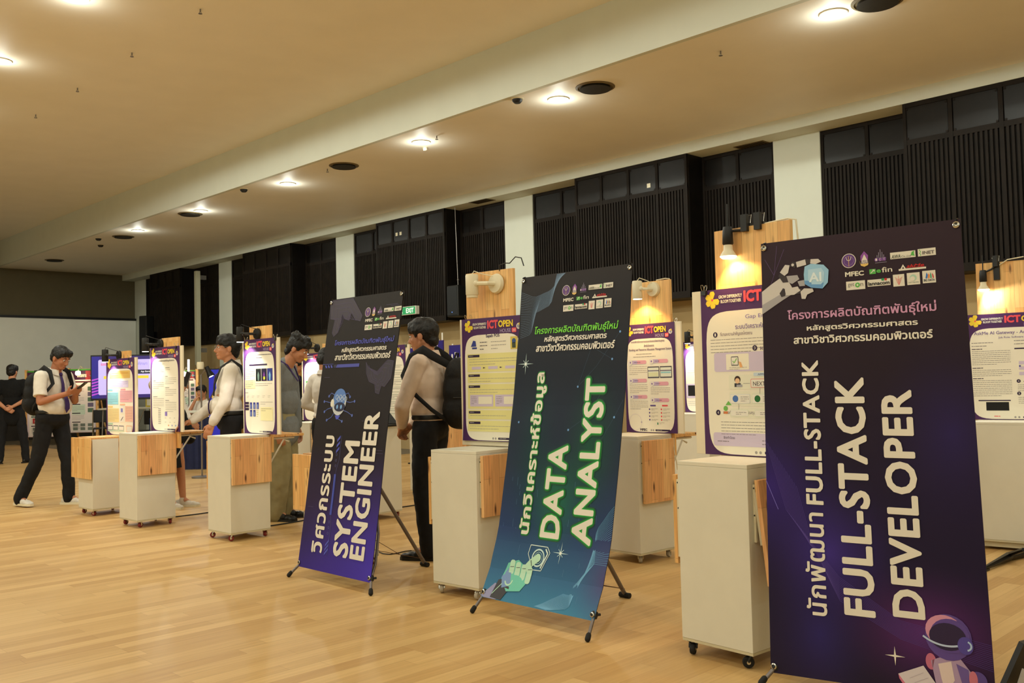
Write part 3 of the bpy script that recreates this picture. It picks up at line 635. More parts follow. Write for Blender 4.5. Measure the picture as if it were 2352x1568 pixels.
def logos(s, u0, v0, su, sv):
    """the block of sponsor marks; coordinates are those of the widest banner, shifted and scaled"""
    X = lambda u: (u0 + (u - 0.471) * su) * BW
    Y = lambda v: (v0 + (v - 0.064) * sv) * BH
    W_, VI, LV, GN, RD = I(226, 220, 206), I(96, 60, 130), I(150, 120, 176), I(90, 180, 80), I(196, 40, 40)
    r = 0.029 * su
    s.D(X(.471), Y(.064), r, W_, 3).D(X(.471), Y(.064), r * .9, VI, 4).ring(X(.471), Y(.064), r * .68, .0015, LV, 5)
    s.L([(X(.471), Y(.054)), (X(.471), Y(.077))], .003, I(190, 150, 110), 5).L([(X(.458), Y(.055)), (X(.462), Y(.062)), (X(.471), Y(.064)), (X(.480), Y(.062)), (X(.484), Y(.055))], .002, W_, 5)
    s.P([(X(.549), Y(.046)), (X(.568), Y(.056)), (X(.566), Y(.067)), (X(.530), Y(.067)), (X(.530), Y(.056))], I(140, 80, 160), 3)
    s.P([(X(.549), Y(.053)), (X(.565), Y(.068)), (X(.566), Y(.074)), (X(.532), Y(.074)), (X(.533), Y(.068))], W_, 4)
    s.P([(X(.524), Y(.066)), (X(.530), Y(.074)), (X(.568), Y(.074)), (X(.573), Y(.066)), (X(.566), Y(.078)), (X(.548), Y(.081)), (X(.531), Y(.078))], I(226, 190, 110), 5)
    s.T('มรน', X(.534), Y(.066), X(.564), Y(.074), VI, 6)
    for k, hh in enumerate((.006, .012, .018, .024, .018, .012, .006)): s.R(X(.602 + .008 * k), Y(.070 - hh), X(.605 + .008 * k), Y(.072), I(146, 136, 160), 3)
    for k, t in enumerate('ICT'): s.D(X(.607 + .019 * k), Y(.068), .0075 * su, I(120, 70, 150), 4); s.T(t, X(.603 + .019 * k), Y(.0655), X(.611 + .019 * k), Y(.0705), W_, 5)
    s.R(X(.600), Y(.0745), X(.656), Y(.0755), I(146, 136, 160), 3)
    s.R(X(.674), Y(.056), X(.792), Y(.0705), W_, 3); s.T('AWA', X(.679), Y(.0615), X(.722), Y(.0695), I(70, 80, 70), 4, .01, False, .3); s.T('Co.,Ltd', X(.726), Y(.0645), X(.772), Y(.0695), I(70, 80, 70), 4, 0, False, .3)
    s.P([(X(.77), Y(.066)), (X(.775), Y(.059)), (X(.787), Y(.0565)), (X(.785), Y(.063)), (X(.789), Y(.068))], GN, 4)
    s.R(X(.803), Y(.0545), X(.884), Y(.0705), W_, 3); s.T('INET', X(.824), Y(.060), X(.878), Y(.067), I(110, 100, 100), 4, .03)
    for k in range(4): s.D(X(.812 + .003 * (k % 2)), Y(.057 + .0035 * k), .0022, GN, 4)
    s.T('MFEC', X(.449), Y(.089), X(.543), Y(.100), W_, 3, .04)
    s.R(X(.570), Y(.088), X(.601), Y(.099), GN, 3).L([(X(.576), Y(.097)), (X(.594), Y(.090))], .003, W_, 4).L([(X(.585), Y(.090)), (X(.595), Y(.090)), (X(.595), Y(.094))], .0025, W_, 4)
    s.T('e', X(.604), Y(.090), X(.626), Y(.0975), GN, 3, .04); s.T('fin', X(.630), Y(.086), X(.680), Y(.0975), W_, 3, .01)
    s.P([(X(.717), Y(.0945)), (X(.731), Y(.084)), (X(.745), Y(.0945)), (X(.737), Y(.0945)), (X(.731), Y(.089)), (X(.725), Y(.0945))], W_, 3)
    s.T('skMe', X(.748), Y(.0855), X(.828), Y(.0915), RD, 3, .02, False, .25); s.R(X(.710), Y(.0935), X(.836), Y(.0975), W_, 3).R(X(.745), Y(.0915), X(.83), Y(.0925), RD, 3)
    s.R(X(.452), Y(.111), X(.546), Y(.1305), W_, 3); s.T('get', X(.461), Y(.115), X(.492), Y(.125), I(120, 116, 116), 4); s.D(X(.509), Y(.1205), .0095 * su, GN, 4).D(X(.509), Y(.1205), .004 * su, W_, 5); s.T('n', X(.523), Y(.117), X(.537), Y(.1235), I(120, 116, 116), 4)
    s.R(X(.558), Y(.1115), X(.668), Y(.1265), W_, 3); s.T('lannacom', X(.562), Y(.116), X(.664), Y(.1245), I(40, 36, 40), 4, .03); s.RR(X(.626), Y(.1105), X(.639), Y(.1155), .002, I(40, 150, 90), 5).RR(X(.641), Y(.1105), X(.652), Y(.1155), .002, RD, 5)
    s.R(X(.681), Y(.105), X(.734), Y(.131), W_, 3)
    for k in range(4): s.L([(X(.690 + .003 * k), Y(.111 + .0035 * k)), (X(.7075), Y(.117 + .0035 * k)), (X(.725 - .003 * k), Y(.111 + .0035 * k))], .0012, I(224, 90, 90), 4)
    s.L([(X(.7075), Y(.108)), (X(.7075), Y(.128))], .0014, I(224, 90, 90), 4)
    s.R(X(.746), Y(.104), X(.805), Y(.130), W_, 3).D(X(.775), Y(.115), .0125 * su, I(176, 210, 190), 4).D(X(.772), Y(.117), .009 * su, W_, 5); s.T('SOFT SQUARE', X(.752), Y(.124), X(.799), Y(.1265), I(60, 110, 90), 5)
    s.R(X(.817), Y(.1025), X(.876), Y(.129), W_, 3)
    for k, c in enumerate((I(60, 120, 200), ORG, I(70, 160, 120), RD)): s.P([(X(.830 + .011 * k), Y(.119)), (X(.836 + .008 * k), Y(.106 + .002 * (k % 2))), (X(.842 + .008 * k), Y(.112)), (X(.838 + .010 * k), Y(.119))], c, 4)
    s.T('BIG DATA', X(.822), Y(.1205), X(.871), Y(.1255), I(50, 60, 80), 4, .02)
TH1, TH2, TH3 = 'โครงการผลิตบัณฑิตพันธุ์ใหม่', 'หลักสูตรวิศวกรรมศาสตร', 'สาขาวิชาวิศวกรรมคอมพิวเตอร์'
def titles(s, c1, c2, b1, b2, b3, lean):
    for t, c, (u0, v0, u1, v1), bd in ((TH1, c1, b1, .02), (TH2, c2, b2, .03), (TH3, c2, b3, .03)):
        s.T(t, u0 * BW, v0 * BH, u1 * BW, v1 * BH, c, 4, bd, False, lean)
def vert(s, t, u0, v0, u1, v1, m, bold, l=5, sp=1.07): s.T(t, u0 * BW, v0 * BH, u1 * BW, v1 * BH, m, l, bold, True, 0, False, sp)
BIGW = I(232, 226, 214)
def art_system():
    s = Sheet(BW, BH); g = ground_mat('banner_ground_violet', [(0, (40, 36, 35)), (.55, (38, 33, 37)), (.75, (52, 40, 78)), (1, (64, 48, 150))], [(1.0, .97, .9, .45, (76, 58, 190), .9), (0.0, .85, .5, .4, (40, 32, 48), .6)])
    s.R(0, 0, BW, BH, g, 0)
    X = lambda u: u * BW
    Y = lambda v: v * BH
    LN, BL = I(78, 66, 104), I(84, 92, 200)
    # wire-frame hands
    def hand(px, closed):
        for k in range(4):
            q = 1 - .22 * k; cx = sum(p[0] for p in px) / len(px); cy = sum(p[1] for p in px) / len(px)
            s.L([(X(cx + (u - cx) * q), Y(cy + (v - cy) * q)) for u, v in px + (px[:1] if closed else [])], .0022, LN, 2)
    s.P([(X(u), Y(v)) for u, v in [(.0, .005), (.33, .004), (.40, .035), (.49, .075), (.47, .095), (.40, .088), (.33, .06), (.31, .088), (.24, .08), (.20, .06), (.17, .13), (.11, .145), (.08, .13), (.10, .08), (.03, .075)]], I(60, 52, 66), 1)
    hand([(.0, .005), (.33, .004), (.40, .035), (.49, .075), (.47, .095), (.40, .088), (.33, .06), (.31, .088), (.24, .08), (.20, .06), (.17, .13), (.11, .145), (.08, .13), (.10, .08), (.03, .075)], True)
    s.P([(X(u), Y(v)) for u, v in [(.62, .25), (.66, .27), (.78, .285), (.90, .245), (.98, .25), (.97, .31), (.90, .34), (.86, .335), (.84, .365), (.79, .36), (.77, .33), (.69, .32), (.64, .29)]], I(54, 48, 62), 1)
    hand([(.62, .25), (.66, .27), (.78, .285), (.90, .245), (.98, .25), (.97, .31), (.90, .34), (.86, .335), (.84, .365), (.79, .36), (.77, .33), (.69, .32), (.64, .29)], True)
    for v, u0, u1 in ((.045, .80, .95), (.05, .86, .97), (.46, .66, .76), (.56, .83, .97), (.57, .85, .98), (.30, .05, .13), (.63, .70, .80), (.78, .04, .12), (.85, .72, .85)): s.R(X(u0), Y(v), X(u1), Y(v + .0012), LN, 2)
    logos(s, .564, .065, 1.06, 1.0)
    titles(s, I(88, 92, 196), BIGW, (.145, .160, .955, .186), (.258, .190, .870, .214), (.172, .214, .933, .238), .12)
    s.R(X(.17), Y(.253), X(.53), Y(.265), I(76, 80, 170), 3).P([(X(.17), Y(.253)), (X(.22), Y(.253)), (X(.20), Y(.265)), (X(.17), Y(.265))], I(48, 44, 70), 4)
    for k in range(3): s.P([(X(.04 + .04 * k), Y(.255)), (X(.06 + .04 * k), Y(.255)), (X(.075 + .04 * k), Y(.265)), (X(.055 + .04 * k), Y(.265))], BL, 3)
    s.R(X(0), Y(.250), X(.16), Y(.2512), BL, 3)
    # robot head with circuit lines
    for pts in ([(.25, .40), (.13, .392), (.10, .392)], [(.38, .39), (.47, .395), (.53, .391)], [(.28, .425), (.23, .45), (.17, .461)], [(.31, .43), (.33, .455), (.39, .464)], [(.35, .42), (.45, .43), (.52, .442)], [(.27, .41), (.16, .42), (.12, .43)], [(.36, .37), (.43, .36), (.46, .375)], [(.26, .37), (.19, .36), (.16, .372)]):
        s.L([(X(u), Y(v)) for u, v in pts], .004, I(90, 110, 190), 3); s.D(X(pts[-1][0]), Y(pts[-1][1]), .009, I(90, 110, 190), 3)
    cx, cy = X(.318), Y(.386)
    s.D(cx, cy + .015, .078, I(200, 206, 214), 4, .085).D(cx, cy - .012, .07, I(92, 130, 200), 5, .062).D(cx + .012, cy + .045, .062, I(40, 44, 76), 6, .03)
    for k in (-.014, .03): s.D(cx + k, cy + .045, .01, I(130, 180, 240), 7, .014)
    for k in range(6): s.ring(cx - .03 + .02 * k, cy - .018 + .012 * (k % 2), .016, .003, I(210, 222, 236), 6, 14)
    s.D(cx - .076, cy + .02, .02, I(230, 226, 214), 6, .026); s.P([(cx - .03, cy + .10), (cx + .03, cy + .10), (cx + .01, cy + .125), (cx - .012, cy + .125)], BL, 4)
    # side ornament
    s.L([(X(.415), Y(.515)), (X(.415), Y(.60)), (X(.385), Y(.645)), (X(.385), Y(.80)), (X(.40), Y(.83)), (X(.40), Y(.94))], .003, I(84, 88, 140), 3)
    s.R(X(.365), Y(.655), X(.392), Y(.80), I(70, 84, 190), 3)
    for k in range(3): s.P([(X(.36), Y(.53 + .02 * k)), (X(.40), Y(.515 + .02 * k)), (X(.40), Y(.525 + .02 * k)), (X(.36), Y(.54 + .02 * k))], BL, 3); s.P([(X(.355), Y(.905 + .015 * k)), (X(.40), Y(.885 + .015 * k)), (X(.40), Y(.893 + .015 * k)), (X(.355), Y(.913 + .015 * k))], BL, 3)
    for v in (.585, .605, .625, .825, .845, .865): s.ring(X(.372), Y(v), .008, .002, I(100, 104, 160), 3, 12)
    vert(s, 'วิศวกรระบบ', .172, .517, .324, .940, BIGW, .03); vert(s, 'SYSTEM', .475, .532, .680, .938, BIGW, .034); vert(s, 'ENGINEER', .700, .427, .892, .936, BIGW, .034)
    return s
def waves(s, curves, m, n, t=.0012, l=1):
    """woven ribbon of fine lines between two curves"""
    a, b_ = curves
    def pt(c, k):
        k *= len(c) - 1; i = min(int(k), len(c) - 2); f = k - i; f2 = f * f * (3 - 2 * f)
        return (c[i][0] + (c[i + 1][0] - c[i][0]) * f, c[i][1] + (c[i + 1][1] - c[i][1]) * (f * .6 + f2 * .4))
    for j in range(n):
        q = j / (n - 1)
        s.L([tuple(BW * (pt(a, k / 14)[0] * (1 - q) + pt(b_, k / 14)[0] * q) if d == 0 else BH * (pt(a, k / 14)[1] * (1 - q) + pt(b_, k / 14)[1] * q) for d in (0, 1)) for k in range(15)], t, m, l)
def sparkle(s, u, v, r, m):
    x, y = u * BW, v * BH
    s.star(x, y, r, m, 4, .07)
    for k in range(4): a = R(45 + 90 * k); s.L([(x, y), (x + r * .45 * math.cos(a), y + r * .45 * math.sin(a))], .003, m, 4)
    s.D(x, y, r * .14, I(236, 244, 240), 5)
def art_data():
    s = Sheet(BW, BH); g = ground_mat('banner_ground_teal', [(0, (46, 42, 42)), (.3, (34, 40, 52)), (.6, (38, 52, 74)), (.8, (44, 66, 112)), (.93, (58, 108, 150)), (1, (66, 132, 170))], [(.5, .70, .35, .2, (30, 120, 70), .8), (.75, .55, .3, .3, (26, 92, 62), .7), (1.0, .9, .3, .2, (84, 66, 120), .8), (.25, .6, .25, .35, (24, 70, 66), .7)])
    s.R(0, 0, BW, BH, g, 0)
    X = lambda u: u * BW
    Y = lambda v: v * BH
    WV, WB = I(112, 138, 168), I(110, 172, 216)
    waves(s, ([(0, .05), (.14, .07), (.28, .055), (.42, .002)], [(.02, .20), (.12, .19), (.16, .12), (.30, .10), (.34, .002)]), WV, 26)
    waves(s, ([(1, .70), (.87, .77), (.90, .86), (.72, .95), (.50, .995)], [(1, .86), (.88, .86), (.80, .92), (.78, .985), (.60, .998)]), WB, 26)
    for u, v in ((.08, .47), (.93, .20), (.88, .28), (.93, .45), (.60, .36), (.55, .49), (.82, .37), (.70, .62)): s.D(X(u), Y(v), .006, I(110, 160, 220), 2)
    for p in ([(.60, .36), (.75, .30), (.93, .20)], [(.60, .36), (.70, .24), (.88, .28)], [(.70, .62), (.93, .45), (.99, .40)], [(.55, .49), (.7, .45), (.82, .37)]): s.L([(X(u), Y(v)) for u, v in p], .0012, I(60, 84, 110), 2)
    for k in range(36):
        u, v = rnd.uniform(.02, .98), rnd.uniform(.62, .97); s.R(X(u), Y(v), X(u) + .0012, Y(v + rnd.uniform(.008, .03)), I(90, 130, 170), 1)
    logos(s, .438, .059, 1.0, 1.0)
    titles(s, I(120, 214, 62), BIGW, (.163, .166, .912, .198), (.262, .198, .822, .223), (.190, .224, .896, .248), .12)
    sparkle(s, .10, .285, .062, I(196, 220, 222)); sparkle(s, .61, .846, .055, I(196, 226, 232))
    for t, u0, v0, u1, v1 in (('นักวิเคราะห์ข้อมูล', .196, .314, .322, .808), ('DATA', .398, .536, .570, .810), ('ANALYST', .672, .335, .842, .816)):
        for k, (b_, c) in enumerate(((.115, (30, 84, 52)), (.09, (26, 108, 54)), (.07, (22, 140, 54)), (.05, (34, 182, 62)))):
            gl = glyphs(t, b_, 0, 1.07); g0 = glyphs(t, .034, 0, 1.07); du = (gl[3] - gl[2] - (g0[3] - g0[2])) / 2 * (v1 - v0) / (g0[3] - g0[2]); dv = (gl[5] - gl[4] - (g0[5] - g0[4])) / 2 * (u1 - u0) / (g0[5] - g0[4])
            vert(s, t, u0 - dv, v0 - du, u1 + dv, v1 + du, I(*c), b_, 2 + k)
        vert(s, t, u0, v0, u1, v1, BIGW, .034, 6)
    # hexagon button and pointing robot hand
    hx = [(.339, .835), (.49, .835), (.52, .85), (.471, .902), (.395, .903), (.331, .86)]
    s.L([(X(u), Y(v)) for u, v in hx + hx[:1]], .004, I(214, 232, 226), 4); c0 = (.42, .866)
    s.L([(X(c0[0] + (u - c0[0]) * .82), Y(c0[1] + (v - c0[1]) * .82)) for u, v in hx[1:4]], .008, I(214, 232, 226), 4)
    s.ring(X(.425), Y(.868), .045, .008, I(196, 224, 224), 4); s.ring(X(.425), Y(.868), .03, .003, I(160, 200, 210), 4)
    GL, GM, GD = I(186, 226, 200), I(110, 200, 180), I(60, 60, 66)
    s.P([(X(.0), Y(.995)), (X(.10), Y(.955)), (X(.17), Y(.965)), (X(.15), Y(.999)), (X(.03), Y(.999))], I(150, 150, 190), 4)
    s.P([(X(.09), Y(.995)), (X(.12), Y(.945)), (X(.22), Y(.935)), (X(.24), Y(.965)), (X(.19), Y(.998))], GD, 5).L([(X(.10), Y(.985)), (X(.17), Y(.95))], .004, GL, 6)
    s.P([(X(.14), Y(.94)), (X(.17), Y(.895)), (X(.26), Y(.882)), (X(.34), Y(.90)), (X(.385), Y(.935)), (X(.34), Y(.965)), (X(.22), Y(.972))], GM, 5)
    s.P([(X(.14), Y(.935)), (X(.20), Y(.90)), (X(.24), Y(.955)), (X(.17), Y(.965))], I(120, 150, 200), 5.5)
    for k in range(4):
        u = .19 + .055 * k; s.RR(X(u), Y(.884 + .004 * k), X(u + .046), Y(.925 + .006 * k), .014, GL, 6.5); s.L([(X(u + .005), Y(.905)), (X(u + .04), Y(.903))], .003, GD, 7)
    s.L([(X(.335), Y(.905)), (X(.375), Y(.885)), (X(.425), Y(.868))], .04, GL, 6); s.D(X(.425), Y(.868), .021, GL, 6.2); s.L([(X(.372), Y(.877)), (X(.385), Y(.893))], .004, GD, 7)
    s.ring(X(.215), Y(.94), .03, .008, GL, 7, 18, -30, 210)
    return s
def art_stack():
    s = Sheet(BW, BH); g = ground_mat('banner_ground_purple', [(0, (54, 40, 50)), (.3, (42, 32, 44)), (.6, (36, 28, 56)), (.8, (36, 28, 58)), (1, (38, 30, 52))], [(0, .58, .45, .22, (58, 40, 130), .9), (.3, .72, .4, .2, (70, 52, 150), .8), (.75, .87, .5, .16, (104, 48, 122), .9), (.9, .45, .4, .25, (48, 38, 96), .8), (.25, .9, .3, .2, (50, 42, 112), .8)])
    s.R(0, 0, BW, BH, g, 0)
    X = lambda u: u * BW
    Y = lambda v: v * BH
    for k in range(14): s.L([(X(-.0 + .012 * k), Y(.47 + .008 * k)), (X(.10 + .01 * k), Y(.63 + .006 * k)), (X(.35), Y(.77 + .004 * k)), (X(.62), Y(.85 + .003 * k)), (X(1.0), Y(.88 + .004 * k))], .0012, I(84, 66, 150), 1)
    s.L([(X(0), Y(.565)), (X(.06), Y(.63))], .003, I(110, 96, 190), 2)
    for p in ([(.02, .14), (.07, .08), (.13, .02)], [(.07, .08), (.09, .01)], [(.02, .04), (.07, .08)]): s.L([(X(u), Y(v)) for u, v in p], .0015, I(96, 72, 120), 1)
    logos(s, .471, .064, 1.0, 1.0)
    titles(s, I(206, 152, 190), BIGW, (.139, .166, .870, .196), (.240, .204, .783, .221), (.168, .228, .846, .247), .0)
    vert(s, 'นักพัฒนา', .190, .632, .289, .860, BIGW, .02); vert(s, 'FULL-STACK', .205, .286, .293, .614, BIGW, .03)
    vert(s, 'FULL-STACK', .368, .327, .516, .851, BIGW, .034); vert(s, 'DEVELOPER', .590, .356, .735, .843, BIGW, .034)
    # robot hand holding a glassy cube
    WH, WS, BK = I(206, 200, 196), I(168, 164, 168), I(58, 50, 54)
    def PP(pts, m, l): s.P([(X(u), Y(v)) for u, v in pts], m, l)
    PP([(0, .118), (.053, .102), (.118, .085), (.15, .097), (.177, .12), (.16, .131), (.118, .141), (0, .172)], WH, 3)
    PP([(0, .150), (.10, .128), (.16, .131), (.118, .141), (0, .172)], WS, 3.5)
    PP([(.095, .083), (.115, .072), (.14, .085), (.15, .10), (.12, .10)], BK, 4); PP([(.105, .075), (.135, .058), (.16, .06), (.15, .078), (.13, .084)], WH, 5)
    PP([(.16, .063), (.175, .052), (.195, .055), (.19, .068)], BK, 5); s.D(X(.177), Y(.060), .006, WH, 6)
    PP([(.195, .054), (.245, .050), (.25, .063), (.20, .067)], WH, 5); PP([(.245, .05), (.275, .051), (.272, .061), (.25, .063)], BK, 5); PP([(.275, .051), (.315, .052), (.33, .059), (.30, .064), (.272, .061)], WH, 6)
    PP([(.14, .085), (.20, .085), (.21, .095), (.17, .105), (.15, .10)], WS, 4)
    PP([(.10, .125), (.12, .113), (.14, .118), (.13, .132), (.11, .134)], BK, 5); PP([(.13, .116), (.20, .112), (.215, .122), (.18, .131), (.135, .131)], WH, 6); PP([(.19, .116), (.225, .118), (.215, .13), (.19, .13)], BK, 6)
    PP([(.215, .125), (.235, .118), (.28, .12), (.285, .127), (.25, .133), (.24, .143), (.22, .142)], WH, 7); PP([(.20, .10), (.235, .098), (.24, .112), (.21, .112)], WS, 5)
    PP([(.236, .086), (.242, .067), (.275, .062), (.342, .067), (.368, .08), (.361, .109), (.332, .122), (.274, .118), (.239, .108)], I(150, 196, 228), 8)
    PP([(.26, .075), (.33, .074), (.345, .085), (.34, .105), (.325, .112), (.275, .11), (.258, .10)], I(176, 212, 236), 9); PP([(.240, .10), (.30, .104), (.34, .109), (.332, .122), (.274, .118), (.239, .108)], I(104, 156, 208), 9)
    s.T('AI', X(.264), Y(.083), X(.33), Y(.105), I(222, 236, 244), 10, .03)
    s.star(X(.59), Y(.926), .036, BIGW, 3, .14)
    # reading robot
    cx, cy = X(.825), Y(.873)
    PP([(.745, .925), (.79, .915), (.87, .915), (.91, .94), (.91, .9995), (.77, .9995)], I(176, 150, 186), 4); PP([(.775, .93), (.83, .922), (.84, .96), (.80, .99), (.785, .96)], I(226, 206, 204), 5); PP([(.85, .925), (.90, .935), (.90, .97), (.87, .965)], I(110, 90, 160), 5)
    s.D(X(.745), Y(.927), .018, I(196, 110, 140), 4, .03); s.D(X(.935), Y(.955), .03, I(92, 74, 148), 5, .034).D(X(.917), Y(.953), .014, I(206, 120, 140), 6, .03)
    s.D(cx, cy, .078, I(96, 74, 150), 6, .084).D(cx - .012, cy - .022, .064, I(214, 150, 178), 7, .058).D(cx + .006, cy - .006, .066, I(96, 74, 150), 8, .062).D(cx - .002, cy - .002, .062, I(48, 36, 72), 9, .05)
    s.ring(cx - .004, cy - .10, .135, .007, I(190, 206, 236), 10, 16, 58, 128); s.D(X(.895), Y(.886), .026, I(86, 74, 160), 11, .032).ring(X(.899), Y(.886), .019, .006, I(180, 206, 240), 12, 12, -70, 80)
    PP([(.601, .962), (.712, .938), (.80, .9995), (.66, .9995)], I(216, 206, 214), 6); PP([(.601, .962), (.66, .9995), (.645, .9995), (.605, .972)], I(214, 120, 150), 6)
    for k in range(3): s.L([(X(.65 + .02 * k), Y(.968 + .008 * k)), (X(.71 + .02 * k), Y(.953 + .009 * k))], .002, I(190, 178, 190), 7)
    return s
RUBBER = mat('rubber_black', (20, 20, 20), 0.7, 0, 0.1, 30); ALU = mat('pole_grey', (122, 116, 116), 0.35, 0.7, 0.05, 30)
def x_banner(label, art, TL, TR, prof, BL, BR, rear, feet, hubz):
    """sheet hung on a folding X-stand; prof: (fraction down, bulge along the depth) of the hanging sheet"""
    root = thing('banner_stand', label, 'banner', (sum(p[0] for p in feet) / 2, sum(p[1] for p in feet) / 2, 0), 0, 'x-frame banner stands')
    O = Vec(root.location); TL, TR, BL, BR = (Vec(p) - O for p in (TL, TR, BL, BR)); rear = Vec(rear) - O; feet = [Vec(f) - O for f in feet]
    nrm = ((TR - TL).cross(BL - TL)).normalized()
    if nrm.x > 0: nrm = -nrm
    def bulge(v):
        for (a, p), (b_, q) in zip(prof, prof[1:]):
            if a <= v <= b_: f = (v - a) / (b_ - a); f = f * .5 + f * f * (3 - 2 * f) * .5; return p + (q - p) * f
        return 0
    def surf(x, y):
        u, v = x / BW, y / BH
        p = (TL * (1 - u) + TR * u) * (1 - v) + (BL * (1 - u) + BR * u) * v
        return p + Vec((bulge(v), 0, 0)), nrm
    art.b.add([(0, 0, -6), (BW, 0, -6), (BW, BH, -6), (0, BH, -6)], [(3, 2, 1, 0)], I(70, 66, 64))
    art.lay('printed_sheet', surf, root, 24, 0.0006, 8)
    hub = Vec(((feet[0].x + feet[1].x) / 2 + 0.36, (feet[0].y + feet[1].y) / 2, hubz))
    b = MB(); b.box(hub.x - 0.03, hub.x + 0.03, hub.y - 0.045, hub.y + 0.045, hubz - 0.05, hubz + 0.055, BLACK); b.cyl(hub + Vec((-0.02, 0, -0.07)), hub + Vec((0.05, 0, -0.05)), 0.028, BLACK); b.build('hub', root, 0.006)
    top = [surf(BW * u, BH * .012)[0] + Vec((.012, 0, .012)) for u in (.018, .982)]
    for t in top:
        b = MB(); b.tube([hub + Vec((0, .02 if t.y > hub.y else -.02, 0.03)), (hub + t) / 2 + Vec((.03, 0, 0)), t + Vec((.004, 0, .0))], 0.006, BLACKM, 8)
        b.tube([t, t + Vec((0, 0, .012)), t + Vec((-.014, 0, .008)), t + Vec((-.014, 0, -.012))], .0035, BLACKM, 6); b.build('upper_pole', root, smooth=True)
    for f, cn in zip(feet, (surf(BW * .018, BH * .985)[0], surf(BW * .982, BH * .985)[0])):
        mid = cn + Vec((.012, 0, -.005))
        b = MB(); b.tube([hub + Vec((0, 0, -.03)), hub.lerp(mid, .6) + Vec((.05, 0, 0)), hub.lerp(mid, .88) + Vec((.03, 0, 0)), mid, f + Vec((0, 0, .012))], 0.0085, ALU, 10); lg = b.build('front_leg', root, smooth=True)
        MB().caps(f + Vec((0, 0, .014)) + (mid - f).normalized() * .02, .013, f + Vec((0, 0, .014)), .014, RUBBER).build('rubber_foot', lg, smooth=True)
        b = MB(); b.lathe([(.0, -.014), (.016, -.014), (.018, 0), (.016, .016), (0, .016)], mid, (mid - f).normalized(), BLACK, 12); b.cyl(mid, mid + Vec((-.02, 0, .006)), .006, BLACK, 8); b.cyl(mid, mid + Vec((.03, -.012, 0)), .007, BLACK, 8); b.build('clip', lg, smooth=True)
    b = MB(); b.tube([hub + Vec((.02, 0, -.05)), rear + Vec((0, 0, .02))], 0.0125, ALU, 10); rl = b.build('rear_leg', root, smooth=True)
    b = MB(); b.cyl(rear + Vec((0, -.035, .016)), rear + Vec((0, .035, .016)), .0155, RUBBER, 12); b.build('rubber_foot', rl, smooth=True)
    b = MB()
    for f, u in zip(feet, (.55, .55)):
        k = hub + (f - hub) * u; b.tube([rear + Vec((0, 0, .05)), (k + rear) / 2 + Vec((0, 0, -.01)), k], .0018, mat('brown_cord', (90, 60, 40), .8), 5)
    b.build('brace_cord', root)
    for u, v in ((.018, .012), (.982, .012), (.018, .985), (.982, .985)):
        p, n = surf(u * BW, v * BH); b = MB(); b.lathe([(.006, .002), (.0125, .002), (.0125, .006), (.008, .008), (.006, .004)], p, n, CHROME, 16)
        b.build('eyelet', root, smooth=True)
    return root
x_banner('dark violet standing banner reading SYSTEM ENGINEER', art_system(), (3.60, 5.40, 1.822), (3.60, 4.60, 1.822), [(0, 0), (.24, .0), (.52, -.005), (.74, .002), (1, 0)], (3.31, 5.40, .068), (3.31, 4.60, .068), (4.05, 5.00, 0), [(3.262, 5.43, 0), (3.29, 4.57, 0)], .66)
x_banner('dark teal standing banner reading DATA ANALYST in glowing green letters', art_data(), (3.825, 3.78, 1.835), (3.825, 2.98, 1.835), [(0, 0), (.2, .03), (.42, .056), (.62, .066), (.80, .07), (.91, .045), (1, 0)], (3.443, 3.78, .085), (3.443, 2.98, .085), (4.20, 3.395, 0), [(3.40, 3.80, 0), (3.385, 2.97, 0)], .66)
x_banner('large purple standing banner reading FULL-STACK DEVELOPER nearest the camera', art_stack(), (3.531, 2.064, 1.80), (3.568, 1.267, 1.80), [(0, 0), (1, 0)], (3.40, 2.01, .05), (3.58, 1.22, .05), (4.2, 1.6, 0), [(3.36, 2.03, 0), (3.54, 1.20, 0)], .66)
# ---------------------------------------------------------------- wheeled display pedestals
REDW = mat('caster_red', (120, 36, 34), 0.5, 0, 0.1, 30); GREYW = mat('caster_grey', (178, 168, 150), 0.5, 0, 0.06, 30)
EDGE = mat('laminate_edge', (206, 196, 164), 0.5, 0, 0.03, 20)
def caster(parent, x, y, kind, ang, ztop):
    """swivel caster: plate, fork, wheel"""
    b = MB(); w = {'red': REDW, 'grey': GREYW, 'black': RUBBER}[kind]
    b.box(x - .02, x + .02, y - .02, y + .02, ztop - .006, ztop, CHROME if kind != 'black' else BLACK)
    c, s_ = math.cos(ang), math.sin(ang); wx, wy = x + .012 * c, y + .012 * s_; r = (ztop - .012) / 2
    for k in (-1, 1):
        p = Vec((wx - s_ * .015 * k, wy + c * .015 * k, r + .004)); q = Vec((x - s_ * .015 * k, y + c * .015 * k, ztop - .006))
        b.tube([q, (q + p) / 2 + Vec((.004 * c, .004 * s_, 0)), p], .006, CHROME if kind != 'black' else BLACK, 6)
    b.lathe([(0, -.012), (r * .5, -.012), (r * .9, -.011), (r, -.006), (r, .006), (r * .9, .011), (r * .5, .012), (0, .012)], (wx, wy, r + .002), (-s_, c, 0), w, 18)
    b.lathe([(0, -.0135), (r * .35, -.0135), (r * .35, .0135), (0, .0135)], (wx, wy, r + .002), (-s_, c, 0), CHROME, 10)
    return b.build('caster', parent, smooth=True)
D_, W_P = .36, .375
def bracket(parent, pts, name='folding_bracket'):
    b = MB()
    for p in pts: b.tube(p, .008, WHITE, 4)
    return b.build(name, parent)
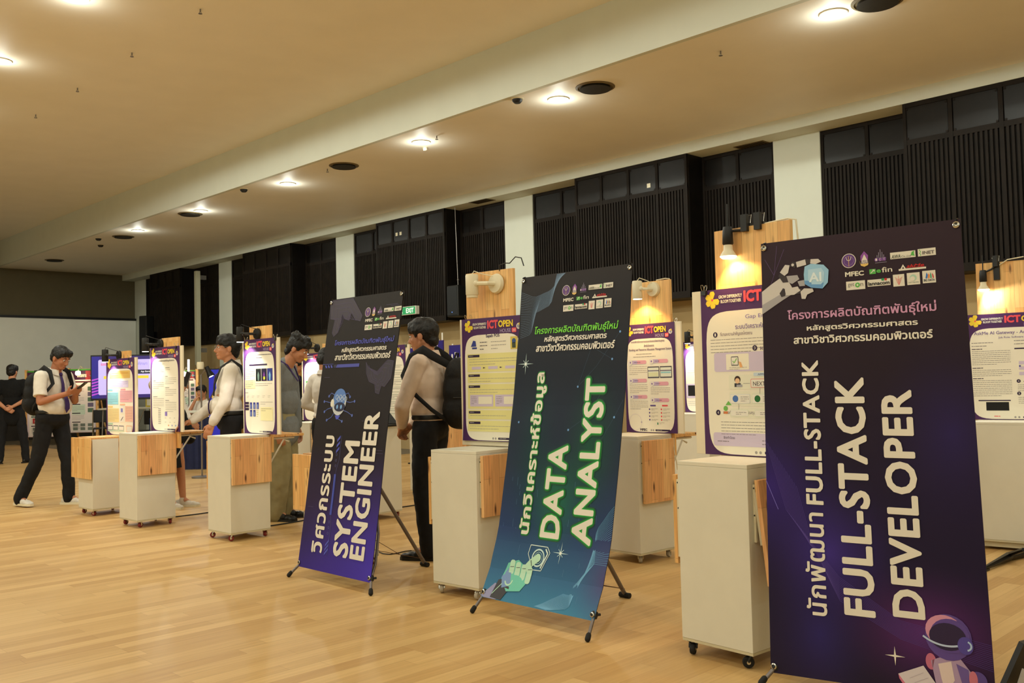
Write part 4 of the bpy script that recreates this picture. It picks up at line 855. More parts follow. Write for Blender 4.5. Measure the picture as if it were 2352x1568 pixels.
def pedestal(label, x, y, rz=0.0, top=.845, zb=.07, kind='red', leaf=None, leafY=True, shelf=False, front_leaf=False, woodtop=False, back=None, plinth=False, D=D_, W=W_P):
    """x, y: centre of the footprint. leaf: (x0, x1, ztop, zbot, tilt) hanging on the -Y face; back: (width, ztop, yoffset)"""
    r = thing('display_pedestal', label, 'pedestal', (x, y, 0), rz, 'wheeled display pedestals')
    hx, hy = D / 2, W / 2
    MB().box(-hx, hx, -hy, hy, zb, top - .018, WHITE).build('body', r, .002)
    MB().box(-hx, hx, -hy, hy, top - .0175, top, PINEX if woodtop else WHITE).build('top_panel', r, .0015)
    MB().box(-hx + .001, hx - .001, -hy + .001, hy - .001, zb - .012, zb - .0005, EDGE).build('base_panel', r)
    for sx in (-1, 1):
        for sy in (-1, 1): caster(r, sx * (hx - .035), sy * (hy - .035), kind, rnd.uniform(0, 6.28), zb - .0125)
    if leaf:
        x0, x1, z1, z0, tl = leaf
        b = MB(); y0 = -hy - .012
        b.add([(x0, y0, z1), (x1, y0, z1), (x1, y0 - tl, z0), (x0, y0 - tl, z0), (x0, y0 - .02, z1), (x1, y0 - .02, z1), (x1, y0 - .02 - tl, z0), (x0, y0 - .02 - tl, z0)], [(0, 1, 2, 3), (7, 6, 5, 4), (0, 4, 5, 1), (1, 5, 6, 2), (2, 6, 7, 3), (3, 7, 4, 0)], PINE2)
        lf = b.build('folding_leaf', r, .0015)
        b = MB(); b.box(x0 + .004, x0 + .018, -hy - .012, -hy - .001, z0 + (z1 - z0) * .15 if tl < .02 else z0 + (z1 - z0) * .4, z1 - .02, CREAM)
        if tl >= .02: b.tube([(x0 + .008, -hy - .006, z1 - .05), (x0 + .008, -hy - .006 - tl * .62, z0 + (z1 - z0) * .38)], .009, CREAM, 4)
        for zz in (z1 - .035, z1 - .15): b.ball((x0 + .0035, -hy - .007, zz), (.003, .004, .004), BLACK, 8, 4)
        b.build('leaf_bracket', lf)
    if leafY:
        b = MB(); b.box(-hx + .01, hx - .02, hy + .018, hy + .038, .40, .80, PINE); lf = b.build('folding_leaf', r, .0015)
        b = MB(); b.box(-hx + .012, -hx + .03, hy + .001, hy + .018, .43, .78, CREAM)
        for zz in (.765, .65): b.ball((-hx + .0115, hy + .01, zz), (.003, .004, .004), BLACK, 8, 4)
        b.build('leaf_bracket', lf)
    if shelf:
        L = shelf
        b = MB(); b.box(hx + .004, hx + L, -hy + .01, hy - .01, top - .03, top - .008, PINEX); sh = b.build('open_shelf', r, .0015)
        for yy in (-hy + .03, hy - .03):
            bracket(sh, [[(hx + .012, yy, top - .26), (hx + L * .45, yy, top - .055), (hx + L * .6, yy, top - .075)], [(hx + .008, yy, top - .05), (hx + .008, yy, top - .28)], [(hx + .01, yy, top - .04), (hx + L * .75, yy, top - .04)]])
    if front_leaf:
        ya, yb, z1, z0 = front_leaf
        MB().box(-hx - .045, -hx - .023, ya, yb, z0, z1, PINE).build('folding_leaf', r, .0015)
        MB().box(-hx - .022, -hx - .001, yb - .06, yb - .04, z0 + .1, z1 - .02, CREAM).build('leaf_bracket', r)
    if back:
        w, zt, oy = back
        MB().box(hx + .002, hx + .022, oy - w / 2, oy + w / 2, max(top - .15, .4), zt, PINE).build('back_board', r, .0015)
    if plinth: MB().box(-hx + .02, hx - .02, -hy + .02, hy - .02, zb - .05, zb - .0125, EDGE).build('plinth', r)
    return r
def clip(x, y, z, label):
    """black binder clip with two wire handles, standing on the edge of a board"""
    c = thing('binder_clip', label, 'binder clip', (x, y, z), 0, 'binder clips on the poster boards')
    b = MB(); b.add([(-.012, -.013, -.02), (-.012, .013, -.02), (.012, .013, -.02), (.012, -.013, -.02), (-.006, -.013, .004), (-.006, .013, .004), (.006, .013, .004), (.006, -.013, .004)], [(0, 1, 5, 4), (2, 3, 7, 6), (4, 5, 6, 7), (0, 4, 7, 3), (1, 2, 6, 5)], BLACK)
    b.build('clip_body', c)
    for k in (-1, 1):
        b = MB(); b.tube([(k * .008, -.005, .002), (k * .014, -.008, .018), (k * .018, -.004, .03), (k * .018, .004, .03), (k * .014, .008, .018), (k * .008, .005, .002)], .0014, CHROME, 6); b.build('wire_handle', c)
    return c
FOAM = mat('foam_board', (240, 228, 200), 0.7, 0, 0.02, 6)
def poster(label, art, x, y0, y1, z0, z1, inset=(.0, .0, .0, .0), rz=0.0, curl=0.0, clips=()):
    """foam board facing -X between y0 (right in the photo) and y1, with the printed sheet on it"""
    yc = (y0 + y1) / 2
    r = thing('poster_board', label, 'poster', (x, yc, z0), rz, 'exhibition posters on boards')
    h = (y1 - y0) / 2
    MB().box(0, .014, -h, h, .001, z1 - z0, FOAM).build('foam_board', r, .001)
    l, rt, t, bt = inset                           # left, right, top, bottom as the viewer sees them
    w, hh = 2 * h - l - rt, (z1 - z0) - t - bt
    s = Sheet(w, hh); art(s)
    def surf(px, py):
        return Vec((-.003 - curl * (py / hh) ** 6, h - l - px, (z1 - z0) - t - py)), Vec((-1, 0, 0))
    s.lay('printed_sheet', surf, r, 12 if curl else 0, .0005)
    for yy, t_ in clips: clip(x + .003, yc + yy, z1 - .004, t_)
    return r
# ---------------------------------------------------------------- lamps on the boards
WARM = (1.0, 0.55, 0.18); COOL = (1.0, 0.93, 0.85)
GLOWW = mat('bulb_warm', (255, 236, 190), 0.5, 0, 0, 5, 0, 16.0); GLOWC = mat('bulb_cool', (255, 252, 246), 0.5, 0, 0, 5, 0, 14.0)
def can_lamp(label, x, y, z, col, lit=None, watt=6, dx=.11, dy=.075, aim=None, off=False, size=1.0):
    """wall spot: round mount on the board (plane x), side arm and a cylinder shade pointing down"""
    r = thing('spot_lamp', label, 'lamp', (x, y, z), 0, 'spot lamps on the boards')
    b = MB(); b.lathe([(0, .0), (.048 * size, .0), (.05 * size, -.006), (.044 * size, -.024), (0, -.028)], (0, 0, 0), (1, 0, 0), col, 24); b.build('mount', r, smooth=True)
    p = Vec((-dx, dy, .005))
    b = MB(); b.tube([(-.02, 0, 0), (-dx * .75, .012, 0), p], .011 * size, col, 8); b.ball(p, .018 * size, col, 10, 6); b.build('arm', r, smooth=True)
    q = p + Vec((0, .03, 0)); rr = .032 * size
    b = MB(); b.lathe([(0, .06), (rr * .92, .058), (rr, .05), (rr, -.065), (rr * .92, -.07), (rr * .9, -.058), (0, -.05)], q, (0, 0, 1), col, 20); sh = b.build('shade', r, smooth=True)
    b = MB(); b.lathe([(0, -.072), (rr * .9, -.072), (rr * .86, -.062), (0, -.062)] if not off else [(0, -.085), (rr * .85, -.085), (rr * .9, -.065), (0, -.065)], q, (0, 0, 1), (lit or CREAM), 18); b.build('bulb', sh, smooth=True)
    b = MB(); b.tube([q + Vec((0, 0, .058)), q + Vec((.0, -.02, .078)), q + Vec((.04, -.05, .06)), (-.015, -.01, .04)], .003, col, 6); b.build('flex', r, smooth=True)
    if not off:
        w = Vec((x, y, z)) + q + Vec((0, 0, -.08)); a = Vec(aim) if aim else w + Vec((dx * .75, 0, -.5))
        spot(w, a, watt * (1.8 if lit is GLOWW else 2.6), 125, WARM if lit is GLOWW else COOL, .03, .35, 'lamp_and_fill_light')
    return r
def bulb_lamp(label, x, y, z, watt, aim, clipn=1, lit=True, bz=0):
    """clamp lamp: spring clamps over the board edge, a black holder and a bare reflector bulb"""
    r = thing('clamp_lamp', label, 'lamp', (x, y, z), 0, 'clamp lamps on the boards')
    b = MB(); b.lathe([(0, .05), (.02, .05), (.024, .03), (.026, -.03), (.022, -.035), (0, -.035)], (-.06, .02, bz), (0, 0, 1), BLACK, 16); b.cyl((-.06, .02, bz + .05), (-.055, .02, bz + .16), .004, BLACK, 6); b.build('holder', r, smooth=True)
    b = MB(); b.lathe([(0, -.036), (.02, -.036), (.022, -.06), (.04, -.088), (.04, -.09), (0, -.09)], (-.06, .02, bz), (0, 0, 1), CREAM, 20); bl = b.build('bulb', r, smooth=True)
    b = MB(); b.lathe([(0, -.0905), (.0395, -.0905), (.03, -.1), (0, -.104)], (-.06, .02, bz), (0, 0, 1), GLOWW if lit == True else GLOWC, 20); b.build('bulb_face', bl, smooth=True)
    for k in range(clipn):
        yy = -.06 - .07 * k
        b = MB(); b.box(-.025, -.004, yy - .02, yy + .02, -.075, .06, BLACK); b.box(.026, .045, yy - .02, yy + .02, -.05, .06, BLACK); b.cyl((-.02, yy, .03), (.04, yy, .03), .012, BLACK, 10)
        b.box(-.05, -.026, yy - .016, yy + .016, .02, .10, BLACK); b.tube([(-.02, yy + .015, .03), (-.01, yy + .03, .09), (-.01, yy - .02, .10), (-.02, yy - .015, .03)], .002, CHROME, 6); b.build('clamp', r, .003)
    b = MB(); b.tube([(-.055, .02, bz + .03), (-.03, -.03, .03 + bz * .5), (-.03, -.06, .03)], .007, BLACK, 8); b.build('goose_neck', r, smooth=True)
    w = Vec((x - .06, y + .02, z + bz - .11)); spot(w, aim, watt * 1.8, 130, WARM if lit == True else COOL, .03, .3, 'lamp_and_fill_light')
    return r
def board_cable(label, pts, m=CREAM, r=.004):
    b = MB(); b.tube(pts, r, m, 6); return tag(b.build('power_cable', smooth=True), label, 'cable', 'cables on the boards')
# ---- row nearest the walkway (x about 3.5 to 3.9)
XB = 4.02   # plane of the poster boards of that row
def yb(px, py, X=XB): return onx(px, py, X).y
# near pedestal beside the purple banner
pedestal('white pedestal on black casters beside the purple banner, nearest the camera', 3.69, 2.325, R(-3.5), .865, .075, 'black', (-.15, .16, .80, .36, .05), True, False, back=(.42, 1.945, .0))
poster('poster about gap analysis on the nearest board, partly behind the purple banner', art_gap, 3.853, 2.02, 2.655, .868, 1.66, (.055, .0, .0, .0), R(-3.5), 0, ((.235, 'binder clip on the corner of the nearest poster'),))
bulb_lamp('lit bare bulb with two black spring clamps on the nearest tall wood board', 3.90, 2.40, 1.90, 7, (3.90, 2.33, 1.5), 2)
board_cable('white cable along the top of the nearest tall wood board', [(3.89, 2.30, 1.945), (3.89, 2.2, 1.952), (3.885, 2.13, 1.955), (3.885, 2.09, 1.945), (3.89, 2.085, 1.85), (3.9, 2.085, 1.5)], CREAM)
# sapah
pedestal('white pedestal behind the teal banner, under the yellow striped poster', 3.775, 4.17, R(3.6), .845, .07, 'grey', (-.16, .17, .82, .47, .0), True, False, back=(.40, 1.925, .02))
poster('yellow striped poster on the board left of the teal banner', art_sapah, 3.935, 3.90, 4.44, .848, 1.635, (.02, .0, .0, .03), R(3.6), .012, ((.22, 'left binder clip on the yellow striped poster'), (.17, 'right binder clip on the yellow striped poster')))
can_lamp('unlit cream spot lamp on the knotty wood board above the yellow poster', 3.957, 4.13, 1.84, CREAM, None, 0, .09, .10, None, True, 1.25)
bc = board_cable('dark cable looping over the top of the knotty wood board', [(3.97, 4.12, 1.90), (3.95, 4.10, 1.95), (3.96, 4.06, 1.96), (3.96, 4.02, 1.955), (3.97, 3.98, 1.99), (3.98, 3.94, 1.98), (3.98, 3.92, 1.93)], BLACK, .0035)
# hidden behind the violet banner
pedestal('low pedestal with a hanging pine leaf, peeking out left of the violet banner', 3.72, 5.50, 0, .775, .07, 'red', None, False, False, (-.20, .25, .77, .39), True)
# p3
pedestal('third white pedestal from the left, with an orange pine leaf on its side', 3.86, 7.19, R(1), .845, .07, 'red', (-.178, .178, .825, .455, .0), True, .34, back=(.34, 1.755, -.05))
poster('poster with three hand scans, between the student in glasses and the grey sweater', art_scan, 4.022, yb(640, 880), yb(559, 880), .847, 1.645, (.02, .045, .0, .0), R(1), 0, ((-.24, 'binder clip on the hand scan poster'), (.25, 'small binder clip on the left corner of the hand scan poster')))
can_lamp('black spot lamp lighting the hand scan poster', 4.04, yb(588, 772) , 1.69, BLACK, GLOWC, 6)
# p2
pedestal('second white pedestal from the left, with a knotted pine leaf on its side', 3.68, 8.57, R(1), .845, .07, 'red', (-.178, .178, .83, .47, .0), True, .36, back=(.34, 1.72, -.1))
poster('mostly plain text poster on the second board from the left', art_text, 3.842, yb(425, 890, 3.87), yb(353, 890, 3.87), .847, 1.635, (.015, .05, .0, .0), R(1), 0, ((-.22, 'binder clip on the right corner of the plain text poster'),))
can_lamp('black spot lamp over the plain text poster on the second board from the left', 3.862, yb(375, 785, 3.88), 1.665, BLACK, GLOWC, 6)
# p1
pedestal('leftmost white pedestal with a pine top and a hanging pine leaf', 3.73, 9.73, 0, .775, .07, 'red', None, False, False, (-.22, .26, .77, .37), True, back=(.34, 1.64, -.05))
poster('poster with coloured text blocks on the leftmost pedestal board', art_blocks, 3.892, yb(316, 910, 3.9), yb(247, 910, 3.9), .777, 1.565, (.0, .05, .0, .0), 0, 0, ((-.2, 'binder clip on the coloured block poster'),))
can_lamp('black spot lamp over the coloured block poster, leftmost of the lamps', 3.912, yb(276, 820, 3.915), 1.60, BLACK, GLOWC, 6)
# ---- second row
pedestal('white pedestal under the booking system poster, right of the teal banner', 5.19, 4.075, R(-3), .85, .07, 'grey', (-.155, .165, .82, .40, .0), True, .34, back=(.42, 1.925, .0))
poster('booking system poster with pink headings, right of the teal banner', art_book, 5.352, 3.76, yb(1436, 880, 5.36), .853, 1.625, (.0, .05, .0, .0), R(-3), 0, ((-.20, 'binder clip on the booking system poster'),))
can_lamp('lit cream spot lamp glowing on the wood board above the booking poster', 5.372, 4.00, 1.865, CREAM, GLOWW, 7, .09, .05, None, False, 1.1)
board_cable('white cable on the corner of the wood board over the booking poster', [(5.375, 3.98, 1.93), (5.37, 3.9, 1.935), (5.37, 3.865, 1.93), (5.38, 3.86, 1.85), (5.38, 3.86, 1.6)])
board_cable('thin cable hanging beside the pedestal of the booking poster', [(5.36, 3.86, .82), (5.33, 3.84, .74), (5.34, 3.83, .66), (5.37, 3.845, .6)], CREAM, .003)
p7 = pedestal('white pedestal with a chrome caster at the right edge of the photo', 7.10, 2.29, R(8), .878, .07, 'grey', (-.12, .17, .845, .42, .05), True, False, back=(.46, 2.02, -.06), plinth=True)
poster('gateway admin console poster at the right edge of the photo', art_ask, 7.262, 1.95, onx(2224, 840, 7.27).y, .88, 1.645, (.0, .0, .0, .0), R(8))
bulb_lamp('unshaded white bulb in a black clamp on the board at the right edge', 7.285, onx(2262, 640, 7.29).y - .03, 1.965, 7, (7.28, 2.18, 1.55), 1, 2, -.05)
board_cable('pale cable on top of the board at the right edge', [(7.27, onx(2290, 635, 7.27).y, 1.985), (7.27, onx(2315, 622, 7.27).y, 2.03), (7.27, onx(2352, 612, 7.27).y, 2.04)])
# behind the grey sweater student
pedestal('white pedestal behind the grey sweater student, left of the violet banner', 5.62, 8.80, R(2), .845, .07, 'red', (-.17, .17, .82, .45, .0), False, False, back=(.36, 1.70, -.1))
poster('poster with blue stripes lit white, behind the grey sweater student', art_blue, 5.782, onx(697, 900, 5.8).y - .56, onx(697, 900, 5.8).y, .847, 1.60, (.03, .0, .0, .0), 0)
can_lamp('black spot lamp beside the hair of the grey sweater student', 5.802, onx(733, 785, 5.82).y, 1.655, BLACK, GLOWC, 7, .11, .04)
# between the violet banner and the backpack student
pedestal('white pedestal with a laptop, right of the violet banner', 5.22, 7.17, R(2), .845, .07, 'red', None, False, .0, back=None)
poster('green lined sheet on a board between the violet banner and the backpack student', art_lined, 5.383, onx(941, 880, 5.385).y, onx(941, 880, 5.385).y + .56, .847, 1.60, (.0, .05, .0, .0), 0, 0, ((-.24, 'binder clip on the green lined poster'),))
pedestal('far white pedestal with a pine leaf beyond the laptop pedestal', 6.65, 8.02, R(4), .845, .07, 'grey', (-.05, .3, .82, .45, .0), False, False)
# small stand seen between two boards
pedestal('far pedestal with a pine leaf in the gap right of the booking poster', 8.45, 5.78, R(3), .845, .07, 'grey', (.05, .40, .86, .45, .0), False, False, back=(.38, 1.70, 0), W=.5)
poster('poster with a black screenshot in the gap right of the booking poster', art_dark, 8.60, onx(1620, 880, 8.6).y - .2, onx(1576, 880, 8.6).y + .02, .85, 1.62, (.0, .0, .0, .0), 0)
can_lamp('black spot lamp in the gap right of the booking poster', 8.632, onx(1600, 793, 8.615).y, 1.665, BLACK, GLOWC, 7, .10, .03)
# ---------------------------------------------------------------- laptop on the pedestal
lp = thing('laptop', 'open black laptop on the pedestal right of the violet banner', 'laptop', (5.22, 7.12, .846), R(-75))
MB().box(-.17, .17, -.12, .12, 0, .018, BLACK).build('keyboard_base', lp, .004)
b = MB(); b.T = Mat.Translation((0, .12, .02)) @ Mat.Rotation(R(-18), 4, 'X'); b.box(-.17, .17, 0, .01, 0, .22, BLACK); b.build('lid', lp, .004)
# ---------------------------------------------------------------- pale trunking, exit sign, hanging loudspeaker
p0, p1 = onx(455, 838, 10.30), onx(455, 622, 10.30)
t = thing('cable_trunking', 'pale vertical trunking in front of the louvres at the left', 'trunking', (p0.x, p0.y, p0.z))
hh = p1.z - p0.z
MB().box(-.05, .05, -.06, .06, 0, hh, mat('trunking_grey', (176, 172, 146), .6, 0, .03, 8)).build('duct', t, .004)
MB()  .box(.05, .21, -.04, .04, hh - .2, hh - .1, GREYM).box(.05, .21, -.04, .04, .3, .4, GREYM).build('wall_bracket', t)
e = onx(928, 714, 10.42); ex = thing('exit_sign', 'green exit sign on the louvres behind the violet banner', 'sign', e)
MB().box(0, .08, -.34, .16, -.075, .075, WHITE).build('sign_case', ex, .004)
s = Sheet(.46, .13); s.R(0, 0, .46, .13, mat('exit_green', (40, 150, 90), .5, 0, 0, 5, 0, .35), 0); s.T('EXIT', .20, .022, .42, .108, mat('exit_white', (236, 244, 232), .5, 0, 0, 5, 0, .5), 1, .03)
s.P([(.03, .11), (.05, .07), (.045, .05), (.07, .03), (.10, .05), (.09, .07), (.11, .11), (.09, .11), (.075, .08), (.05, .11)], INKW, 1).D(.085, .025, .012, INKW, 1)
s.lay('sign_face', lambda x, y: (Vec((-.001, .14 - x, .065 - y)), Vec((-1, 0, 0))), ex, 0, .001)
q0, q1 = onx(1053, 692, 10.62), onx(1045, 475, 10.62)
sp = thing('hanging_loudspeaker', 'black loudspeaker hanging on a thin rod from the soffit', 'loudspeaker', q0)
b = MB(); hz = .27
b.add([(-.14, -.15, -hz), (-.14, .15, -hz), (.12, .11, -hz), (.12, -.11, -hz), (-.14, -.15, hz), (-.14, .15, hz), (.12, .11, hz), (.12, -.11, hz)], [(0, 1, 2, 3), (7, 6, 5, 4), (0, 4, 5, 1), (1, 5, 6, 2), (2, 6, 7, 3), (3, 7, 4, 0)], BLACK); b.build('cabinet', sp, .02)
MB().box(-.148, -.14, -.13, .13, -hz + .03, hz - .03, mat('speaker_grille', (30, 32, 34), .6, .2, .3, 120)).build('grille', sp, .003)
b = MB(); b.ball((-.15, 0, -.19), .006, mat('blue_led', (90, 140, 255), .5, 0, 0, 5, 0, 3), 8, 5); b.build('indicator_light', sp)
MB().cyl((0, 0, hz), (q1.x - q0.x, q1.y - q0.y, ZS - q0.z), .007, GREYM, 8).ball((0, 0, hz + .1), .018, GREYM, 8, 5).build('hanging_rod', sp)
la = onx(336, 770, 10.2); l2 = thing('wall_loudspeaker', 'tall black loudspeaker column beside the projection screen', 'loudspeaker', la, R(20))
MB().box(-.12, .14, -.13, .13, -.62, .50, BLACK).build('cabinet', l2, .02); MB().box(.14, .75, -.03, .03, -.1, .1, BLACKM).build('wall_arm', l2)
MB().box(-.128, -.12, -.11, .11, -.58, .46, mat('speaker_grille', (30, 32, 34))).build('grille', l2)
st = onx(915, 533, 10.49)
for k, (px, t_) in enumerate(((911, 'left of two small cream stickers on an upper pane'), (920, 'right of two small cream stickers on an upper pane'), (1490, 'white scrap of tape on the upper pane of the middle bay'))):
    p = onx(px, 538 - (k == 1) * 2 if k < 2 else 426, 10.513)
    tag(MB().box(-.0012, 0, -.03, .03, -.03, .03, CREAM).build('pane_sticker', None, 0, False, (p.x - .0005, p.y, p.z)), t_, 'sticker', 'stickers on the dark panes')
# ---------------------------------------------------------------- wooden partitions along the wall foot
def partition(label, X, y0, y1, z1, m):
    r = thing('plank_partition', label, 'partition', (X, (y0 + y1) / 2, 0)); h = (y1 - y0) / 2
    n = max(2, int(2 * h / .22))
    b = MB()
    for k in range(n): b.box(0, .03, -h + 2 * h * k / n + .003, -h + 2 * h * (k + 1) / n - .003, 0, z1 + .03 * math.sin(k * 7), m)
    b.build('planks', r); MB().box(.031, .06, -h, h, z1 * .8, z1 * .8 + .09, m).box(.031, .06, -h, h, .2, .29, m).build('rails', r)
    return r
OLDW = wood_mat('old_planks', (196, 150, 70), (150, 104, 48))
partition('old yellow plank partition by the wall, behind the backpack student', 10.25, 9.0, 11.6, 1.85, OLDW)
partition('old plank partition by the wall at the far left', 10.25, 16.5, 20.2, 1.72, OLDW)
# ---------------------------------------------------------------- purple posters by the wall
def art_wall(s, v=0):
    w, h = s.w, s.h
    s.R(0, 0, w, h, I(52, 34, 104), 1); s.R(0, 0, w, h * .55, I(44, 34, 120), 1.5)
    s.R(w * .08, h * .10, w * .13, h * .17, INKW, 2).R(w * .2, h * .08, w * .27, h * .17, INKW, 2); s.lines(w * .36, h * .14, w * .95, 1, .01, INKW, .03, 2); s.lines(w * .3, h * .22, w * .95, 2, h * .05, I(150, 140, 220), .008, 2)
    s.R(w * .08, h * .36, w * .94, h * .62, I(90, 50, 40), 2).R(w * .25, h * .38, w * .80, h * .47, I(230, 150, 50), 3).R(w * .08, h * .49, w * .94, h * .62, I(60, 70, 60), 3); s.R(w * .08, h * .66, w * .94, h * .92, I(100, 150, 200), 2)
for k, (l, rr, tp, bt, X, t_) in enumerate(((1031, 1072, 793, 985, 9.2, 'purple and blue poster with a game picture behind the backpack student'), (938, 966, 800, 930, 9.0, 'purple poster left of the face of the backpack student'), (1000, 1020, 782, 900, 9.6, 'dark purple poster with a white pole behind the neck of the backpack student'))):
    a, c = onx(l, tp, X), onx(rr, bt, X); top_ = onx(l, tp, X).z; low = max(.02, onx(l, bt, X).z)
    if k == 0: c = c + Vec((0, -.25, 0))
    r = thing('standing_poster', t_, 'poster', (X, (a.y + c.y) / 2, 0), 0, 'purple posters by the wall'); h = (a.y - c.y) / 2
    MB().box(0, .02, -h, h, low, top_, I(60, 40, 110)).build('panel', r)
    s = Sheet(2 * h - .02, top_ - low - .02); art_wall(s); s.lay('printed_sheet', lambda x, y: (Vec((-.001, h - .01 - x, top_ - .01 - y)), Vec((-1, 0, 0))), r, 0, .0006)
    MB().cyl((.03, h - .05, 0), (.03, h - .05, top_ + .02), .012, INKW, 8).cyl((.03, -h + .05, 0), (.03, -h + .05, top_ + .12), .012, INKW, 8).box(-.05, .30, -h, -h + .05, 0, .02, BLACK).box(-.05, .30, h - .05, h, 0, .02, BLACK).build('stand', r)
# ---------------------------------------------------------------- television with a poster screen
tv = dep(287, 866, 17.5); T = thing('television', 'large television with a lilac screen behind the leftmost posters', 'television', (tv.x, tv.y, 0), -AZ + R(12))
hw, z0, z1 = .60, tv.z - .42, tv.z + .42
MB().box(-hw, hw, 0, .06, z0, z1, BLACK).build('frame', T, .006)
SE = 1.1
def lit(c): return mat('screen_%d_%d_%d' % c, c, .4, 0, 0, 5, 0, .62)
s = Sheet(2 * hw - .04, z1 - z0 - .06); w, h = s.w, s.h
s.R(0, 0, w, h, lit((44, 30, 104)), 0).R(0, 0, w * .12, h, lit((36, 30, 130)), 1)
for k in range(6): s.P([(0, h * (.55 + .07 * k)), (w * .14, h * (.50 + .07 * k)), (w * .14, h * (.525 + .07 * k)), (0, h * (.59 + .07 * k))], lit((170, 70, 200)), 2)
s.RR(w * .10, h * .08, w * .95, h * .92, .03, lit((190, 178, 240)), 3)
s.T('แบบประเมินความพึงพอใจ', w * .14, h * .14, w * .5, h * .22, lit((220, 70, 120)), 4, .02); s.T('นักศึกษา', w * .62, h * .14, w * .84, h * .22, lit((150, 140, 210)), 4, .02)
s.RR(w * .66, h * .33, w * .90, h * .43, .006, lit((40, 40, 60)), 4); s.T('App Store', w * .74, h * .355, w * .88, h * .405, lit((230, 230, 240)), 5, .02); s.R(w * .66, h * .47, w * .86, h * .54, lit((220, 200, 60)), 4); s.R(w * .18, h * .47, w * .32, h * .54, lit((220, 200, 60)), 4)
s.lay('screen_picture', lambda x, y: (Vec((-hw + .02 + x, -.001, z1 - .025 - y)), Vec((0, -1, 0))), T, 0, .0006)
MB().box(-.05, .05, .06, .10, .05, z1 - .2, BLACKM).box(-.42, .42, -.15, .35, 0, .05, BLACKM).build('floor_stand', T, .004)
# ---------------------------------------------------------------- far poster easels with red and green posters
GREENE, REDP = I(60, 150, 50), I(170, 40, 50)
def art_easel(s, v=0):
    w, h = s.w, s.h
    s.R(0, 0, w, h, I(222, 206, 218), 0).R(0, 0, w, h * .20, I(70, 30, 64), 1).R(w * .62, h * .03, w * .9, h * .19, REDP, 1.5).R(0, 0, w, h * .022, GREENE, 2)
    s.RR(w * .05, h * .17, w * .95, h * .99, .02, I(238, 228, 222), 2); s.T('นิทรรศการ', w * .30, h * .07, w * .66, h * .13, I(250, 236, 214), 3, .05); s.star(w * .84, h * .11, .05, I(90, 190, 200), 3, .22)
    s.RR(w * .12, h * .19, w * .86, h * .215, .008, I(90, 40, 50), 3)
    for k in range(5): s.RR(w * .10, h * (.27 + .14 * k), w * .42, h * (.285 + .14 * k), .004, I(60, 46, 60), 3); s.lines(w * .10, h * (.31 + .14 * k), w * .56, 4, h * .022, GR, .006, 3, k + v)
    for k in range(5): s.RR(w * .70, h * (.28 + .085 * k), w * .92, h * (.345 + .085 * k), .01, I(110, 100, 130) if k % 2 else I(90, 120, 100), 3)
    s.R(w * .10, h * .56, w * .60, h * .72, I(206, 224, 206), 2.5)
    for k in range(6): s.R(w * (.14 + .28 * (k % 3)), h * (.86 + .06 * (k // 3)), w * (.32 + .28 * (k % 3)), h * (.905 + .06 * (k // 3)), I(120, 130, 120), 3)
    if v == 0: s.R(w * .14, h * .72, w * .36, h * .80, I(190, 50, 50), 3).R(w * .19, h * .75, w * .31, h * .78, INKW, 4)
def easel(label, px, py, D, wpx, hpx, v, yaw=0):
    p = dep(px, py, D); sc = D / FPX; w, h = wpx * sc, hpx * sc
    r = thing('poster_easel', label, 'poster stand', (p.x, p.y, 0), -AZ + yaw, 'wooden easels with red and green posters'); z0 = max(p.z, .12)
    MB().box(-w / 2, w / 2, 0, .02, z0, z0 + h, PINE).build('panel', r)
    s = Sheet(w - .02, h - .01); art_easel(s, v); s.lay('printed_sheet', lambda x, y: (Vec((-w / 2 + .01 + x, -.002, z0 + h - .005 - y)), Vec((0, -1, 0))), r, 0, .001)
    for k in (-1, 1): MB().box(k * w / 2 - .03 + .02 * k, k * w / 2 + .03 + .02 * k, .0, .05, 0, z0 + h + .02, PINE).build('leg', r); MB().tube([(k * w / 2 + .02 * k, .05, z0 + h * .8), (k * w / 2 + .02 * k, .55, .02)], .022, PINE, 4).build('rear_leg', r)
    b = MB(); b.lathe([(0, 0), (.05, -.01), (.06, -.06), (.04, -.1), (0, -.1)], (0, -.22, z0 + h * .965), (0, 0, 1), GLOWW, 14); b.build('bulb', r, smooth=True); b = MB(); b.tube([(0, .02, z0 + h + .02), (0, -.1, z0 + h + .06), (0, -.22, z0 + h * .965)], .01, CREAM, 6); b.build('lamp_arm', r, smooth=True)
    q = r.matrix_basis @ Vec((0, -.24, z0 + h * .90)); spot(q, q + Vec((FWD.x * .3, FWD.y * .3, -.6)), 9, 120, (1, .6, .3), .05, .5)
    return r
easel('poster on a pine easel between the man in black and the phone student', 108, 1003, 21.5, 92, 152, 0)
easel('red topped poster behind the phone of the walking student', 190, 993, 21.5, 62, 146, 1)
easel('narrow red topped poster right of the plain text poster', 432, 960, 20.5, 38, 110, 2)
